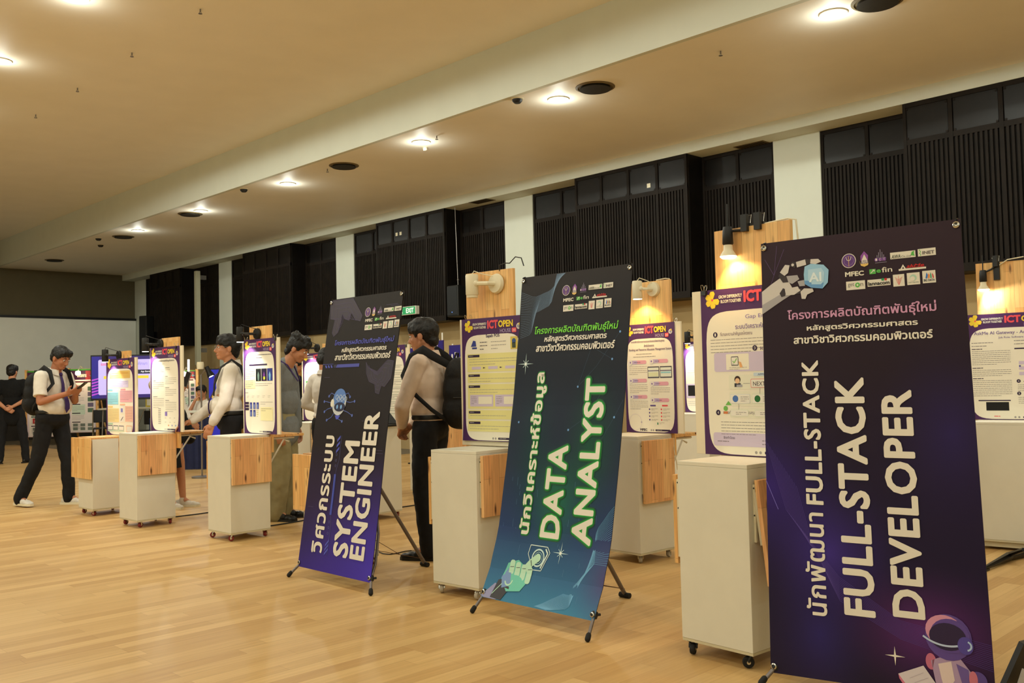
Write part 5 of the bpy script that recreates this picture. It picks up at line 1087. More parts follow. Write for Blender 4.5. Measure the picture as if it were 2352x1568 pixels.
# ---------------------------------------------------------------- tables, blue stand, work lamp
def table(label, px, py, D, L, Wd, zt, skirt=None, yaw=0.0):
    p = dep(px, py, D); r = thing('folding_table', label, 'table', (p.x, p.y, 0), -AZ + yaw, 'white tables at the back')
    MB().box(-L / 2, L / 2, -Wd / 2, Wd / 2, zt - .03, zt, WHITE).build('table_top', r, .004)
    for sx in (-1, 1):
        for sy in (-1, 1): MB().cyl((sx * (L / 2 - .08), sy * (Wd / 2 - .08), zt - .03), (sx * (L / 2 - .05), sy * (Wd / 2 - .06), 0), .014, GREYM, 8).build('leg', r)
    if skirt:
        b = MB(); n = 40; pr = []
        for k in range(n + 1): pr.append((-L / 2 - .02 + (L + .04) * k / n, -Wd / 2 - .03 + .012 * math.sin(k * 1.9)))
        for (x0, y0), (x1, y1) in zip(pr, pr[1:]): b.quad((x0, y0, .01), (x1, y1, .01), (x1, y1, zt - .002), (x0, y0, zt - .002), skirt)
        for sx in (-1, 1): b.quad((sx * (L / 2 + .02), -Wd / 2 - .03, .01), (sx * (L / 2 + .02), Wd / 2, .01), (sx * (L / 2 + .02), Wd / 2, zt - .002), (sx * (L / 2 + .02), -Wd / 2 - .03, zt - .002), skirt)
        b.build('table_skirt', r)
    return r
NAVY = mat('navy_cloth', (34, 40, 74), .9, 0, .1, 20)
table('white table with a navy skirt behind the second pedestal from the left', 446, 960, 14.6, 1.1, .6, .80, NAVY)
table('white table right of the plain text poster, in front of the seated person', 452, 948, 15.6, 1.2, .5, .86)
table('long white table under the television', 320, 928, 18.6, 1.4, .6, .88)
table('white table edge behind the man in black', 55, 931, 20.0, 1.3, .6, .86)
p = dep(499, 900, 13.6); r = thing('blue_screen_stand', 'blue upright screen with a yellow logo behind the student in glasses', 'sign', (p.x, p.y, 0), -AZ - R(20))
MB().box(-.15, .15, 0, .25, .02, 1.52, BLACK).build('cabinet', r, .006)
BLU = mat('blue_panel', (40, 44, 190), .4, 0, .03, 5, 0, .25)
s = Sheet(.29, 1.46); s.R(0, 0, .29, 1.46, BLU, 0); s.T('dits', .06, .33, .24, .42, I(236, 196, 70), 1, .06); s.D(.08, .40, .03, I(236, 196, 70), 1); s.lay('front_panel', lambda x, y: (Vec((-.145 + x, -.002, 1.5 - y)), Vec((0, -1, 0))), r, 0, .001)
p = dep(470, 843, 13.0); r = thing('work_lamp', 'grey adjustable work lamp left of the student in glasses', 'lamp', (p.x, p.y, 0), -AZ)
b = MB(); b.cyl((-.05, 0, 0), (-.05, 0, 1.42), .012, GREYM, 8); b.lathe([(.14, 0), (.14, .02), (0, .03), (0, 0)], (-.05, 0, 0), (0, 0, 1), GREYM, 16); b.build('post', r, smooth=True)
MB().lathe([(0, 0), (.045, .0), (.05, .05), (.045, .10), (0, .10)], (-.06, 0, 1.50), (0, 0, 1), CREAM, 14).build('counterweight', r, smooth=True)
MB().tube([(-.05, 0, 1.42), (.0, -.02, 1.47), (.04, -.02, 1.50)], .01, GREYM, 6).build('arm', r)
b = MB(); b.lathe([(0, 0), (.03, 0), (.035, -.08), (.055, -.15), (0, -.15)], (.03, -.02, 1.53), (-.5, 0, 1), BLACKM, 14); b.build('shade', r, smooth=True); MB().lathe([(0, -.151), (.032, -.151), (0, -.156)], (.03, -.02, 1.53), (-.5, 0, 1), GLOWC, 14).build('bulb', r)
# white tube lamp and framed picture at the far back
p = dep(433, 839, 19.0); tb = thing('tube_light', 'short upright white tube light above the narrow red topped poster', 'lamp', (p.x, p.y, 0)); MB().cyl((0, 0, p.z - .12), (0, 0, p.z + .12), .018, GLOWC, 10).build('tube', tb); MB().cyl((0, 0, 0), (0, 0, p.z - .12), .01, GREYM, 8).build('post', tb)
p = dep(346, 928, 18.5); fr = thing('framed_picture', 'small yellow framed picture between the two leftmost posters', 'picture', (p.x, p.y, .885), -AZ)
MB().box(-.10, .10, 0, .02, 0, .28, mat('yellow_frame', (220, 196, 70), .5)).build('frame', fr); MB().box(-.075, .075, -.003, 0, .03, .25, INKW).build('print', fr)
# folding chairs in the dark under the television
ch = thing('folding_chair', 'dark folding chair under the television, left one', 'chair', dep(238, 950, 19.8).to_2d().to_3d(), -AZ + .4, 'dark chairs at the back')
MB().box(-.2, .2, -.2, .2, .42, .45, BLACK).build('seat', ch, .01); MB().box(-.2, .2, .19, .22, .55, .82, BLACK).build('backrest', ch, .01)
for sx in (-1, 1):
    MB().tube([(sx * .21, .21, .84), (sx * .21, -.2, 0)], .012, CHROME, 8).build('leg', ch); MB().tube([(sx * .19, -.17, .43), (sx * .19, .24, 0)], .012, CHROME, 8).build('leg', ch)
dup(ch, dep(328, 955, 18.0).to_2d().to_3d(), -AZ - .5, 'dark folding chair right of the leftmost poster, under the table edge')
# ---------------------------------------------------------------- things on the floor
def floor_cable(label, pix, r=.006, m=BLACK):
    b = MB(); b.tube([at(x, y, r + .001) for x, y in pix], r, m, 6); return tag(b.build('floor_cable', smooth=True), label, 'cable', 'cables on the floor')
floor_cable('black cable on the floor between the two leftmost posters pedestals', [(398, 1187), (430, 1183), (455, 1180), (482, 1176), (520, 1170)])
floor_cable('black cable on the floor by the sandal of the grey sweater student', [(622, 1207), (660, 1201), (690, 1196), (740, 1186)])
floor_cable('thin dark cable curving behind the violet banner', [(868, 1266), (880, 1271), (895, 1272.5), (912, 1270), (930, 1265.5), (945, 1264)], .004)
floor_cable('grey cable end leading to the black shoe', [(945, 1264), (960, 1262), (975, 1258)], .003, GREYM)
floor_cable('dark cable on the floor beyond the feet of the backpack student', [(924, 1164), (945, 1161), (965, 1158), (990, 1154)])
f = thing('speaker_stand_foot', 'black folded stand lying on the floor by the right edge', 'stand', at(2300, 1285))
b = MB(); pA, pB, pC = at(2262, 1304, .02) - f.location, at(2318, 1277, .03) - f.location, at(2400, 1258, .03) - f.location
b.tube([pA, pB, pC], [.012, .028, .03], BLACKM, 6); b.build('bar', f); b = MB(); b.tube([pB + Vec((0, 0, .01)), at(2352, 1262, .12) - f.location], .014, BLACKM, 6); b.build('strut', f); b = MB(); b.box(pA.x - .05, pA.x + .05, pA.y - .012, pA.y + .012, 0, .012, BLACK); b.build('foot_plate', f)
# black easel board just entering the frame at the lower right
c = at(2345, 1500, .0); k = thing('a_board', 'black board stand cut by the lower right corner of the photo', 'sign', (0, 0, 0))
P1, P2, P3, P4 = dep(2352, 1478, 3.0), dep(2306, 1580, 3.0), dep(2500, 1590, 3.15), dep(2500, 1440, 3.15)
def slab(pts, th, m, name):
    b = MB(); n = FWD * th; b.add(pts + [p_ + n for p_ in pts], [(0, 1, 2, 3), (7, 6, 5, 4), (0, 4, 5, 1), (1, 5, 6, 2), (2, 6, 7, 3), (3, 7, 4, 0)], m); return b.build(name, k)
slab([P1, P2, P3, P4], .03, BLACK, 'board')
slab([dep(2349, 1535, 2.99), dep(2336, 1575, 2.99), dep(2360, 1580, 2.99), dep(2365, 1540, 2.99)], .004, mat('grey_label', (170, 166, 164), .6), 'label_strip')
b = MB(); b.cyl(P2 + FWD * .015, Vec((P2.x, P2.y, 0)) + FWD * .0 - RGT * .06, .012, BLACKM, 8); b.cyl(P3 + FWD * .015, Vec((P3.x, P3.y, 0)), .012, BLACKM, 8); b.build('legs', k)
# ---------------------------------------------------------------- people
SKIN = mat('skin', (190, 132, 98), .55, 0, .05, 40, .03); SKIN2 = mat('skin_tan', (176, 116, 84), .55, 0, .05, 40, .03)
HAIR = mat('black_hair', (13, 12, 12), .5, 0, .3, 90, .4)
SHIRT = mat('white_shirt', (226, 218, 206), .85, 0, .03, 25, .05); SHIRTP = mat('pale_pink_shirt', (224, 202, 184), .85, 0, .03, 25, .05)
TROUS = mat('black_trousers', (17, 17, 20), .9, 0, .2, 30, .1); GREYK = mat('grey_knit', (124, 128, 130), .95, 0, .12, 160, .3)
KHAKI = mat('khaki_cloth', (150, 140, 104), .9, 0, .1, 12, .15); TIEC = mat('purple_tie', (58, 36, 96), .6, 0, .1, 60); SHOEW = mat('white_shoe', (214, 208, 196), .6, 0, .05, 40)
SHOEB = mat('black_shoe', (18, 18, 18), .4, 0, .1, 40); EYEW = mat('eye_white', (224, 216, 206), .3); EYED = mat('eye_dark', (28, 18, 14), .3)
PACK = mat('black_nylon', (16, 16, 17), .75, 0, .2, 120, .2); LIPS = mat('lips', (150, 84, 72), .5)
CLOUD = bpy.data.textures.new('cloth_folds', 'CLOUDS'); CLOUD.noise_scale = .11; HAIRT = bpy.data.textures.new('hair_tufts', 'CLOUDS'); HAIRT.noise_scale = .03
def melt(mb, name, parent, m, vox=.008, smooth=4, fold=0.0, tex=None):
    """fuse the collected volumes into one continuous skin"""
    o = mb.build(name)
    r = o.modifiers.new('r', 'REMESH'); r.mode = 'VOXEL'; r.voxel_size = vox
    s = o.modifiers.new('s', 'SMOOTH'); s.factor = .5; s.iterations = smooth
    if fold:
        d = o.modifiers.new('d', 'DISPLACE'); d.texture = tex or CLOUD; d.strength = fold; d.mid_level = .5
    bpy.context.view_layer.update()
    me = bpy.data.meshes.new_from_object(o.evaluated_get(bpy.context.evaluated_depsgraph_get()))
    old = o.data; o.modifiers.clear(); o.data = me; bpy.data.meshes.remove(old); me.name = name
    me.materials.clear(); me.materials.append(m)
    me.polygons.foreach_set('use_smooth', [True] * len(me.polygons)); me.polygons.foreach_set('material_index', [0] * len(me.polygons))
    o.parent = parent
    return o
def hand_parts(b, wr, d, pn, curl, side, k=1.0):
    """palm, four jointed fingers of unequal length, thumb on the side. d: direction of the hand, pn: palm normal"""
    d = Vec(d).normalized(); pn = Vec(pn); pn = (pn - d * pn.dot(d)).normalized(); ax = d.cross(pn) * side      # ax points to the little finger
    wr = Vec(wr); b.caps(wr - d * .02, .027 * k, wr + d * .03, .026 * k, SKIN)
    for i, (off, ln) in enumerate(((-.030, .072), (-.010, .080), (.010, .075), (.029, .058))):
        kn = wr + d * (.088 - .004 * abs(i - 1)) * k + ax * off * k
        b.caps(wr + d * .02 + ax * off * .6, .015 * k, kn, .0115 * k, SKIN, 8)
        p = kn; a = curl * (.8 + .12 * i)
        dd = d
        for j, f in enumerate((.45, .31, .24)):
            a_ = R(a * (.7 if j == 0 else 1.0)); dd = (Mat.Rotation(a_, 3, d.cross(pn)) @ dd); q = p + dd * ln * f * k
            b.caps(p, (.0098 - .0008 * j) * k, q, (.0092 - .0009 * j) * k, SKIN, 8); p = q
    t0 = wr + d * .025 * k - ax * .028 * k; t1 = t0 + (d * .55 - ax * .55 + pn * .35).normalized() * .040 * k; t2 = t1 + (d * .8 - ax * .1 + pn * .5).normalized() * .030 * k
    b.caps(wr + d * .015, .017 * k, t0, .014 * k, SKIN, 8).caps(t0, .0125 * k, t1, .0105 * k, SKIN, 8).caps(t1, .0105 * k, t2, .009 * k, SKIN, 8)
J0 = dict(head=(.03, 0, 1.60), neck=(-.01, 0, 1.44), chest=(0, 0, 1.27), belly=(.01, 0, 1.08), pelvis=(0, 0, .95),
          sl=(0, .175, 1.40), el=(-.02, .215, 1.13), wl=(.04, .21, .88), sr=(0, -.175, 1.40), er=(-.02, -.215, 1.13), wr=(.04, -.21, .88),
          hl=(0, .088, .92), kl=(.02, .095, .50), al=(-.02, .10, .085), hr=(0, -.088, .92), kr=(.02, -.095, .50), ar=(-.02, -.10, .085))
def person(label, xy, face, H=1.72, pose={}, hp=0, hy=0, top='long', topm=None, bottom='trousers', botm=None, shoe=None, hands=((0, 0, -1), (0, -1, 0), 25, (0, 0, -1), (0, 1, 0), 25),
           fat=1.0, skin=None, hair='short', tie=False, lanyard=False, glasses=False, toes=((1, .25), (1, -.25)), loc_z=0.0, legs=True, belt=False, tuck=True, wide=1.0, sleeve=.5):
    k = H / 1.72; skin = skin or SKIN; topm = topm or SHIRT; botm = botm or TROUS; shoe = shoe or SHOEB
    f = Vec((face[0], face[1], 0)).normalized()
    r = thing('person', label, 'person', (xy[0], xy[1], loc_z), math.atan2(f.y, f.x), 'people in the hall')
    J = {n: Vec(pose.get(n, v)) * k for n, v in J0.items()}
    Rh = Mat.Rotation(R(hy), 3, 'Z') @ Mat.Rotation(R(hp), 3, 'Y')
    hd = J['head']
    def hp_(x, y, z): return hd + Rh @ (Vec((x, y, z)) * k)
    up = (J['neck'] - J['pelvis']).normalized(); tilt = Vec((0, 0, 1)).rotation_difference(up).to_matrix()
    # --- body: one continuous skin
    b = MB()
    b.ball(J['chest'], (.108 * k, .155 * k, .18 * k), skin, 16, 10, tilt); b.ball(J['belly'], (.10 * k * fat, .142 * k * fat, .16 * k), skin, 16, 10, tilt); b.ball(J['pelvis'], (.108 * k, .155 * k, .12 * k), skin, 16, 10)
    b.caps(J['neck'] - up * .05, .062 * k, hp_(-.022, 0, -.05), .054 * k, skin)
    b.caps(J['neck'] - up * .05, .06 * k, J['sl'], .055 * k, skin).caps(J['neck'] - up * .05, .06 * k, J['sr'], .055 * k, skin)
    for s, q in (('l', 1), ('r', -1)):
        b.caps(J['s' + s], .052 * k, J['e' + s], .041 * k, skin).caps(J['e' + s], .041 * k, J['w' + s], .027 * k, skin)
        if legs: b.caps(J['h' + s], .085 * k, J['k' + s], .056 * k, skin).caps(J['k' + s], .055 * k, J['a' + s] + Vec((0, 0, .03)), .036 * k, skin); b.caps(J['a' + s], .036 * k, J['a' + s] + Vec((toes[0 if q > 0 else 1][0], toes[0 if q > 0 else 1][1], -.50)).normalized() * .10 * k, .022 * k, skin)
    hand_parts(b, J['wl'], hands[0], hands[1], hands[2], 1, k); hand_parts(b, J['wr'], hands[3], hands[4], hands[5], -1, k)
    def E(c, rr): b.ball(hp_(*c), tuple(v * k for v in rr), skin, 16, 10, Rh)
    E((-.012, 0, .03), (.095, .075, .086)); E((.022, 0, -.03), (.064, .061, .085)); E((.06, 0, -.088), (.024, .026, .022))
    for q in (-1, 1):
        b.caps(hp_(-.02, q * .048, -.05), .024 * k, hp_(.055, q * .012, -.09), .021 * k, skin); E((-.016, q * .077, -.012), (.021, .009, .033)); E((.046, q * .036, -.028), (.032, .022, .024)); E((.074, q * .030, .021), (.013, .022, .008))
    b.caps(hp_(.080, 0, .004), .009 * k, hp_(.102, 0, -.030), .0125 * k, skin); E((.092, 0, -.038), (.012, .018, .009)); E((.079, 0, -.062), (.012, .024, .007)); E((.077, 0, -.073), (.012, .020, .007))
    melt(b, 'body', r, skin, .006, 3)
    for q in (-1, 1):
        e = MB(); e.ball(hp_(.0745, q * .030, .003), .0095 * k, EYEW, 12, 8); e.ball(hp_(.0795, q * .031, .002), .0066 * k, EYED, 10, 6); e.build('eye', r, smooth=True)
        e = MB(); e.tube([hp_(.083, q * .014, .026), hp_(.085, q * .03, .031), hp_(.074, q * .048, .026)], [.0035 * k, .0042 * k, .002 * k], HAIR, 6); e.build('eyebrow', r, smooth=True)
    e = MB(); e.tube([hp_(.083, -.02, -.067), hp_(.0905, 0, -.066), hp_(.083, .02, -.067)], [.002 * k, .0045 * k, .002 * k], LIPS, 6); e.build('lips', r, smooth=True)
    # --- hair
    b = MB()
    def Hb(c, rr): b.ball(hp_(*c), tuple(v * k for v in rr), HAIR, 16, 10, Rh)
    Hb((-.028, 0, .045), (.098, .088, .088)); Hb((-.058, 0, .0), (.062, .080, .085)); Hb((.03, 0, .088), (.062, .070, .036))
    for q in (-1, 1): Hb((.0, q * .070, .045), (.055, .02, .045)); Hb((.022, q * .070, .018), (.012, .009, .03))
    if hair in ('short', 'bangs', 'messy'):
        n = {'short': 5, 'bangs': 7, 'messy': 7}[hair]
        for i in range(n): y = (i - (n - 1) / 2) * .105 / (n - 1); Hb((.074 - abs(y) * .28, y, .070 - (.014 if hair == 'bangs' else 0)), (.022, .016, .036))
    if hair == 'messy':
        for i in range(16): a = i * 2.4; Hb((-.03 + .075 * math.cos(a), .07 * math.sin(a), .105 + .012 * math.sin(i * 3)), (.026, .022, .03))
        Hb((-.075, 0, -.055), (.04, .066, .05))
    if hair == 'bangs': Hb((-.08, 0, -.045), (.04, .066, .05)); Hb((-.062, 0, .03), (.075, .092, .092)); Hb((-.01, 0, .085), (.085, .082, .052))
    melt(b, 'hair', r, HAIR, .007, 2, .014 * k, HAIRT)
    # --- top
    if top:
        b = MB(); g = .016 * k; w = wide
        b.ball(J['chest'], (.108 * k * w + g, .155 * k * w + g, .185 * k + g), topm, 18, 12, tilt); b.ball(J['belly'], (.10 * k * fat * w + g, .142 * k * fat * w + g, (.115 if tuck else .165) * k + g), topm, 18, 12, tilt)
        lo = J['pelvis'] + Vec((0, 0, .055 if tuck else -.12)) * k
        b.ball(lo, (.108 * k * w + g * (.7 if tuck else 1.3), .150 * k * w + g * (.7 if tuck else 1.3), .05 * k if tuck else .19 * k), topm, 18, 10)
        b.caps(J['neck'] - up * .055, .066 * k, J['sl'], .062 * k * w, topm).caps(J['neck'] - up * .055, .066 * k, J['sr'], .062 * k * w, topm)
        b.caps(J['neck'] - up * .06, .070 * k, J['neck'] + up * .004, .064 * k, topm)
        for s in 'lr':
            S, E_, W_ = J['s' + s], J['e' + s], J['w' + s]
            if top == 'long':
                b.caps(S, .066 * k * w, E_, .055 * k * w, topm).caps(E_, .056 * k * w, E_.lerp(W_, .86), .043 * k * w, topm); b.caps(E_.lerp(W_, .80), .044 * k, E_.lerp(W_, .93), .040 * k, topm)
            else: b.caps(S, .068 * k * w, S.lerp(E_, .55), .066 * k * w, topm); b.tube([S.lerp(E_, .5), S.lerp(E_, .78)], [.064 * k * w, .072 * k * w], topm, 14)
        melt(b, 'shirt' if topm in (SHIRT, SHIRTP) else 'top', r, topm, .009, 3, .018 * k)
        if topm in (SHIRT, SHIRTP):                  # collar: two folded leaves around the neck
            nb = J['neck'] + up * .022 * k
            b = MB(); rs = []
            for i in range(19):
                a = R(18 + 324 * i / 18); rad = .068 * k; dr = Vec((math.cos(a), math.sin(a), 0)); fr = max(0, math.cos(a))
                c = nb + Vec((0, 0, -.018 * fr * k + .012 * k * max(0, -math.cos(a))))
                rs.append([c + dr * (rad - .004 * k) + up * .022 * k, c + dr * (rad + .003 * k) + up * .024 * k, c + dr * (rad + .020 * k) - up * .022 * k - up * .02 * fr * k, c + dr * (rad + .014 * k) - up * .024 * k - up * .02 * fr * k])
            b.rings(rs, topm); b.build('collar', r, smooth=True)
    # --- bottom
    if bottom == 'trousers':
        b = MB(); b.ball(J['pelvis'] + Vec((0, 0, -.01)), (.122 * k * (1 + (fat - 1) * .75), .165 * k * (1 + (fat - 1) * .75), .118 * k), botm, 18, 10)
        for s in 'lr':
            H_, K_, A_ = J['h' + s], J['k' + s], J['a' + s]; kk = 1.35 if wide > 1.15 else 1.0
            b.caps(H_, .100 * k, K_, .074 * k * kk, botm).caps(K_, .074 * k * kk, A_ + Vec((-.012, 0, -.022)), .060 * k * kk * 1.05, botm)
        melt(b, 'trousers', r, botm, .011, 3, .022 * k)
        if belt:
            b = MB(); c = J['pelvis'] + Vec((0, 0, .062 * k)); n = 28; fw = 1 + (fat - 1) * .75
            b.tube([c + Vec((math.cos(6.2832 * i / n) * (.112 * k * fw + .004), math.sin(6.2832 * i / n) * (.152 * k * fw + .006), 0)) for i in range(n)], .019 * k, BLACK, 6, True, .35)
            b.build('belt', r, smooth=True)
    elif bottom == 'skirt':
        b = MB(); rs = []
        for z, rx, ry in ((1.02, .105, .145), (.92, .135, .17), (.75, .15, .185), (.58, .165, .20), (.45, .18, .21), (.45, .165, .195), (.7, .13, .165)):
            rs.append([Vec((rx * k * math.cos(6.2832 * i / 40), ry * k * math.sin(6.2832 * i / 40), z * k)) * 1 + Vec((math.cos(6.2832 * i / 40), math.sin(6.2832 * i / 40), 0)) * (.012 * math.sin(i * 1.57 * 2) * (1.05 - z)) for i in range(40)])
        b.rings(rs, botm); b.build('skirt', r, smooth=True)
    if legs:
        for s, q in (('l', 0), ('r', 1)):
            A_ = J['a' + s]; td = Vec((toes[q][0], toes[q][1], 0)).normalized(); sd = Vec((-td.y, td.x, 0)); b = MB(); base_z = A_.z - .085 * k
            Z = lambda z: Vec((0, 0, base_z + z * k - A_.z))
            for t, wdt, hgt in ((-.055, .032, .042), (0, .036, .05), (.06, .040, .040), (.12, .044, .032), (.165, .038, .026)):
                b.ball(A_ + td * t * k + Z(hgt * .95), (.045 * k if abs(td.x) > .7 else wdt * k, wdt * k if abs(td.x) > .7 else .045 * k, hgt * k), shoe, 12, 8)
            b.caps(A_ + Z(.06), .040 * k, A_ + Z(.085), .040 * k, shoe)
            sh = melt(b, 'shoe', r, shoe, .008, 2)
            b = MB(); pts = []
            for t, wdt in ((-.105, .020), (-.09, .032), (-.02, .037), (.06, .041), (.13, .046), (.18, .038), (.205, .018)): pts.append((t, wdt))
            loop = [A_ + td * t * k + sd * wdt * k for t, wdt in pts] + [A_ + td * t * k - sd * wdt * k for t, wdt in reversed(pts)]
            b.rings([[p + Z(0) for p in loop], [p + Z(.022) for p in loop]], BLACK if shoe is SHOEB else CREAM); b.build('sole', sh)
    if tie:
        nb = J['neck'] + Vec((.07, 0, -.02)) * k; b = MB(); st = []
        fx = lambda z: max([c.x + math.sqrt(max(0, 1 - ((z - c.z) / rz) ** 2)) * rx for c, rx, rz in ((J['chest'], (.108 * wide) * k + .03 * k, .2 * k), (J['belly'], .10 * k * fat * wide + .03 * k, .18 * k)) if abs(z - c.z) < rz] + [.04])
        zs = [nb.z - .015 - i * (.40 * k) / 9 for i in range(10)]
        for i, z in enumerate(zs):
            wdt = (.016 + .022 * i / 9) * k if i < 9 else .004; x = fx(z) + .004 if i else nb.x + .012
            st.append([Vec((x, -wdt, z)), Vec((x + .006, 0, z)), Vec((x, wdt, z)), Vec((x - .008, 0, z))])
        b.rings(st, TIEC); b.ball(nb + Vec((.012, 0, .0)), (.016 * k, .02 * k, .02 * k), TIEC, 10, 6); b.build('necktie', r, smooth=True)
    if lanyard:
        nb = J['neck']; b = MB()
        b.tube([nb + Vec((.13, .03, -.16)) * k, nb + Vec((.05, .085, -.01)) * k, nb + Vec((-.05, .06, .045)) * k, nb + Vec((-.075, 0, .05)) * k, nb + Vec((-.05, -.06, .045)) * k, nb + Vec((.05, -.085, -.01)) * k, nb + Vec((.13, -.03, -.16)) * k], .009 * k, TIEC, 6, False, .5); b.build('lanyard', r, smooth=True)
    if glasses:
        b = MB()
        for q in (-1, 1):
            b.tube([hp_(.098, q * .031 + .021 * math.cos(6.2832 * i / 16), .002 + .018 * math.sin(6.2832 * i / 16)) for i in range(16)], .0014 * k, GREYM, 6, True); b.tube([hp_(.096, q * .052, .006), hp_(.06, q * .074, .008), hp_(-.02, q * .082, .006)], .0015 * k, GREYM, 6)
        b.tube([hp_(.100, -.010, .006), hp_(.103, 0, .009), hp_(.100, .010, .006)], .0014 * k, GREYM, 6); b.build('eyeglasses', r, smooth=True)
    return r, J, f
def worldpt(r, p):
    c, s = math.cos(r.rotation_euler.z), math.sin(r.rotation_euler.z)
    return Vec((r.location.x + p[0] * c - p[1] * s, r.location.y + p[0] * s + p[1] * c, r.location.z + p[2]))
def backpack(label, r, J, k=1.0, w=.15, d=.10, h=.25, straps=True, z0=0.0):
    o = thing('backpack', label, 'backpack', r.location, r.rotation_euler.z, 'backpacks')
    c = J['chest'] + Vec((-.235, 0, -.07 + z0)) * k
    b = MB()
    for dz, sx, sy, sz in ((-.10, 1.08, 1.05, .55), (.02, 1, 1, .7), (.13, .86, .88, .5)): b.ball(c + Vec((0, 0, dz * h / .25)), (d * sx, w * sy, h * sz), PACK, 18, 12)
    b.ball(c + Vec((-d * .75, 0, -.09)), (d * .5, w * .85, h * .45), PACK, 14, 10)
    melt(b, 'pack_body', o, PACK, .01, 4, .012)
    b = MB(); n = 14; zz = -.02
    b.tube([c + Vec((-d * 1.06 * math.cos(R(-80 + 160 * i / n)) - .004, w * 1.0 * math.sin(R(-80 + 160 * i / n)), zz)) for i in range(n + 1)], .004, BLACK, 6); b.build('zip', o)
    MB().tube([c + Vec((.02, -.03, h * .95)), c + Vec((.01, -.02, h * 1.12)), c + Vec((.01, .02, h * 1.12)), c + Vec((.02, .03, h * .95))], .007, PACK, 6).build('grab_handle', o, smooth=True)
    if straps:
        for s, q in (('sl', 1), ('sr', -1)):
            S = J[s]; y = S.y * .66
            b = MB(); b.tube([c + Vec((.05, q * .06, h * .80)), Vec((S.x - .085, y, S.z + .045 * k)), Vec((S.x - .01, y * 1.04, S.z + .092 * k)), Vec((S.x + .075, y * 1.06, S.z + .045 * k)), Vec((J['chest'].x + .132 * k, y * 1.14, J['chest'].z + .05 * k)), Vec((J['chest'].x + .085 * k, q * .172 * k, J['chest'].z - .03 * k)), Vec((J['chest'].x - .0, q * .188 * k, J['chest'].z - .10 * k)), Vec((J['chest'].x - .10, q * .175 * k, J['chest'].z - .19 * k)), c + Vec((.05, q * .10, -h * .7))], [.025, .030, .033, .032, .028, .02, .014, .014, .014], PACK, 8, False, .32)
            b.build('shoulder_strap', o, smooth=True)
    return o
def phone(label, p, ax, up_, m=BLACK):
    """slab phone: p centre, ax long axis, up_ screen normal"""
    ax = Vec(ax).normalized(); n = Vec(up_); n = (n - ax * n.dot(ax)).normalized(); s = ax.cross(n)
    o = thing('phone', label, 'phone', p, 0, 'phones')
    b = MB(); b.T = Mat(((ax.x, s.x, n.x, 0), (ax.y, s.y, n.y, 0), (ax.z, s.z, n.z, 0), (0, 0, 0, 1))); b.box(-.08, .08, -.038, .038, -.005, .005, m); b.build('case', o, .004)
    b = MB(); b.T = Mat(((ax.x, s.x, n.x, 0), (ax.y, s.y, n.y, 0), (ax.z, s.z, n.z, 0), (0, 0, 0, 1))); b.box(-.075, .075, -.034, .034, .0051, .0056, mat('phone_glass', (20, 22, 28), .15)); b.build('screen', o)
    b = MB(); b.T = Mat(((ax.x, s.x, n.x, 0), (ax.y, s.y, n.y, 0), (ax.z, s.z, n.z, 0), (0, 0, 0, 1)))
    for q in (-.012, .012): b.lathe([(0, 0), (.008, 0), (.008, -.003), (0, -.003)], (.062, q, -.005), (0, 0, 1), CHROME, 10)
    b.build('camera', o)
    return o
LEFT = -RGT
# man in black, far left, back turned, hands clasped behind
person('man in black clothes seen from behind at the left edge, hands clasped behind his back', (5.28, 17.85), FWD * .85 + LEFT * .3, 1.72,
       dict(er=(-.10, -.27, 1.13), wr=(-.17, -.03, .99), el=(-.09, .27, 1.13), wl=(-.15, .06, .94), hl=(0, .10, .92), kl=(0, .17, .5), al=(-.02, .2, .085), hr=(0, -.10, .92), kr=(0, -.17, .5), ar=(-.02, -.22, .085)),
       0, -20, 'short', DARKCLOTH, hands=((-.2, -1, -.4), (-1, 0, 0), 40, (-.2, 1, -.5), (-1, 0, 0), 40), toes=((1, .5), (1, -.6)), tuck=False, sleeve=.5, wide=1.05)
# student walking with a phone
rB, JB, _ = person('student in white short sleeves and purple tie walking while reading a phone', (3.62, 10.86), RGT * .95 - FWD * .30, 1.74,
       dict(head=(.115, 0, 1.585), neck=(.03, 0, 1.43), chest=(.0, 0, 1.26), belly=(.035, 0, 1.07), sl=(.02, .18, 1.39), sr=(.01, -.18, 1.39), er=(.06, -.235, 1.12), wr=(.27, -.09, 1.20), el=(.08, .23, 1.12), wl=(.26, .05, 1.19),
            hr=(-.01, -.09, .92), kr=(-.10, -.11, .50), ar=(-.30, -.14, .10), kl=(.10, .10, .50), al=(.11, .12, .085)), 26, 0, 'short', SHIRT, shoe=SHOEW, fat=1.28, belt=True, tie=True, skin=SKIN2,
       hands=((1, -.45, .35), (-.2, -.5, .8), 48, (1, .45, .35), (-.2, .5, .8), 48), hair='short')
backpack('black backpack on the student in white short sleeves', rB, JB, 1.0, .15, .09, .24)
phone('black phone held in both hands by the walking student', worldpt(rB, (.385, -.01, 1.285)), (RGT * .8 + UP * .62), (LEFT * .6 + UP * .75), BLACK)
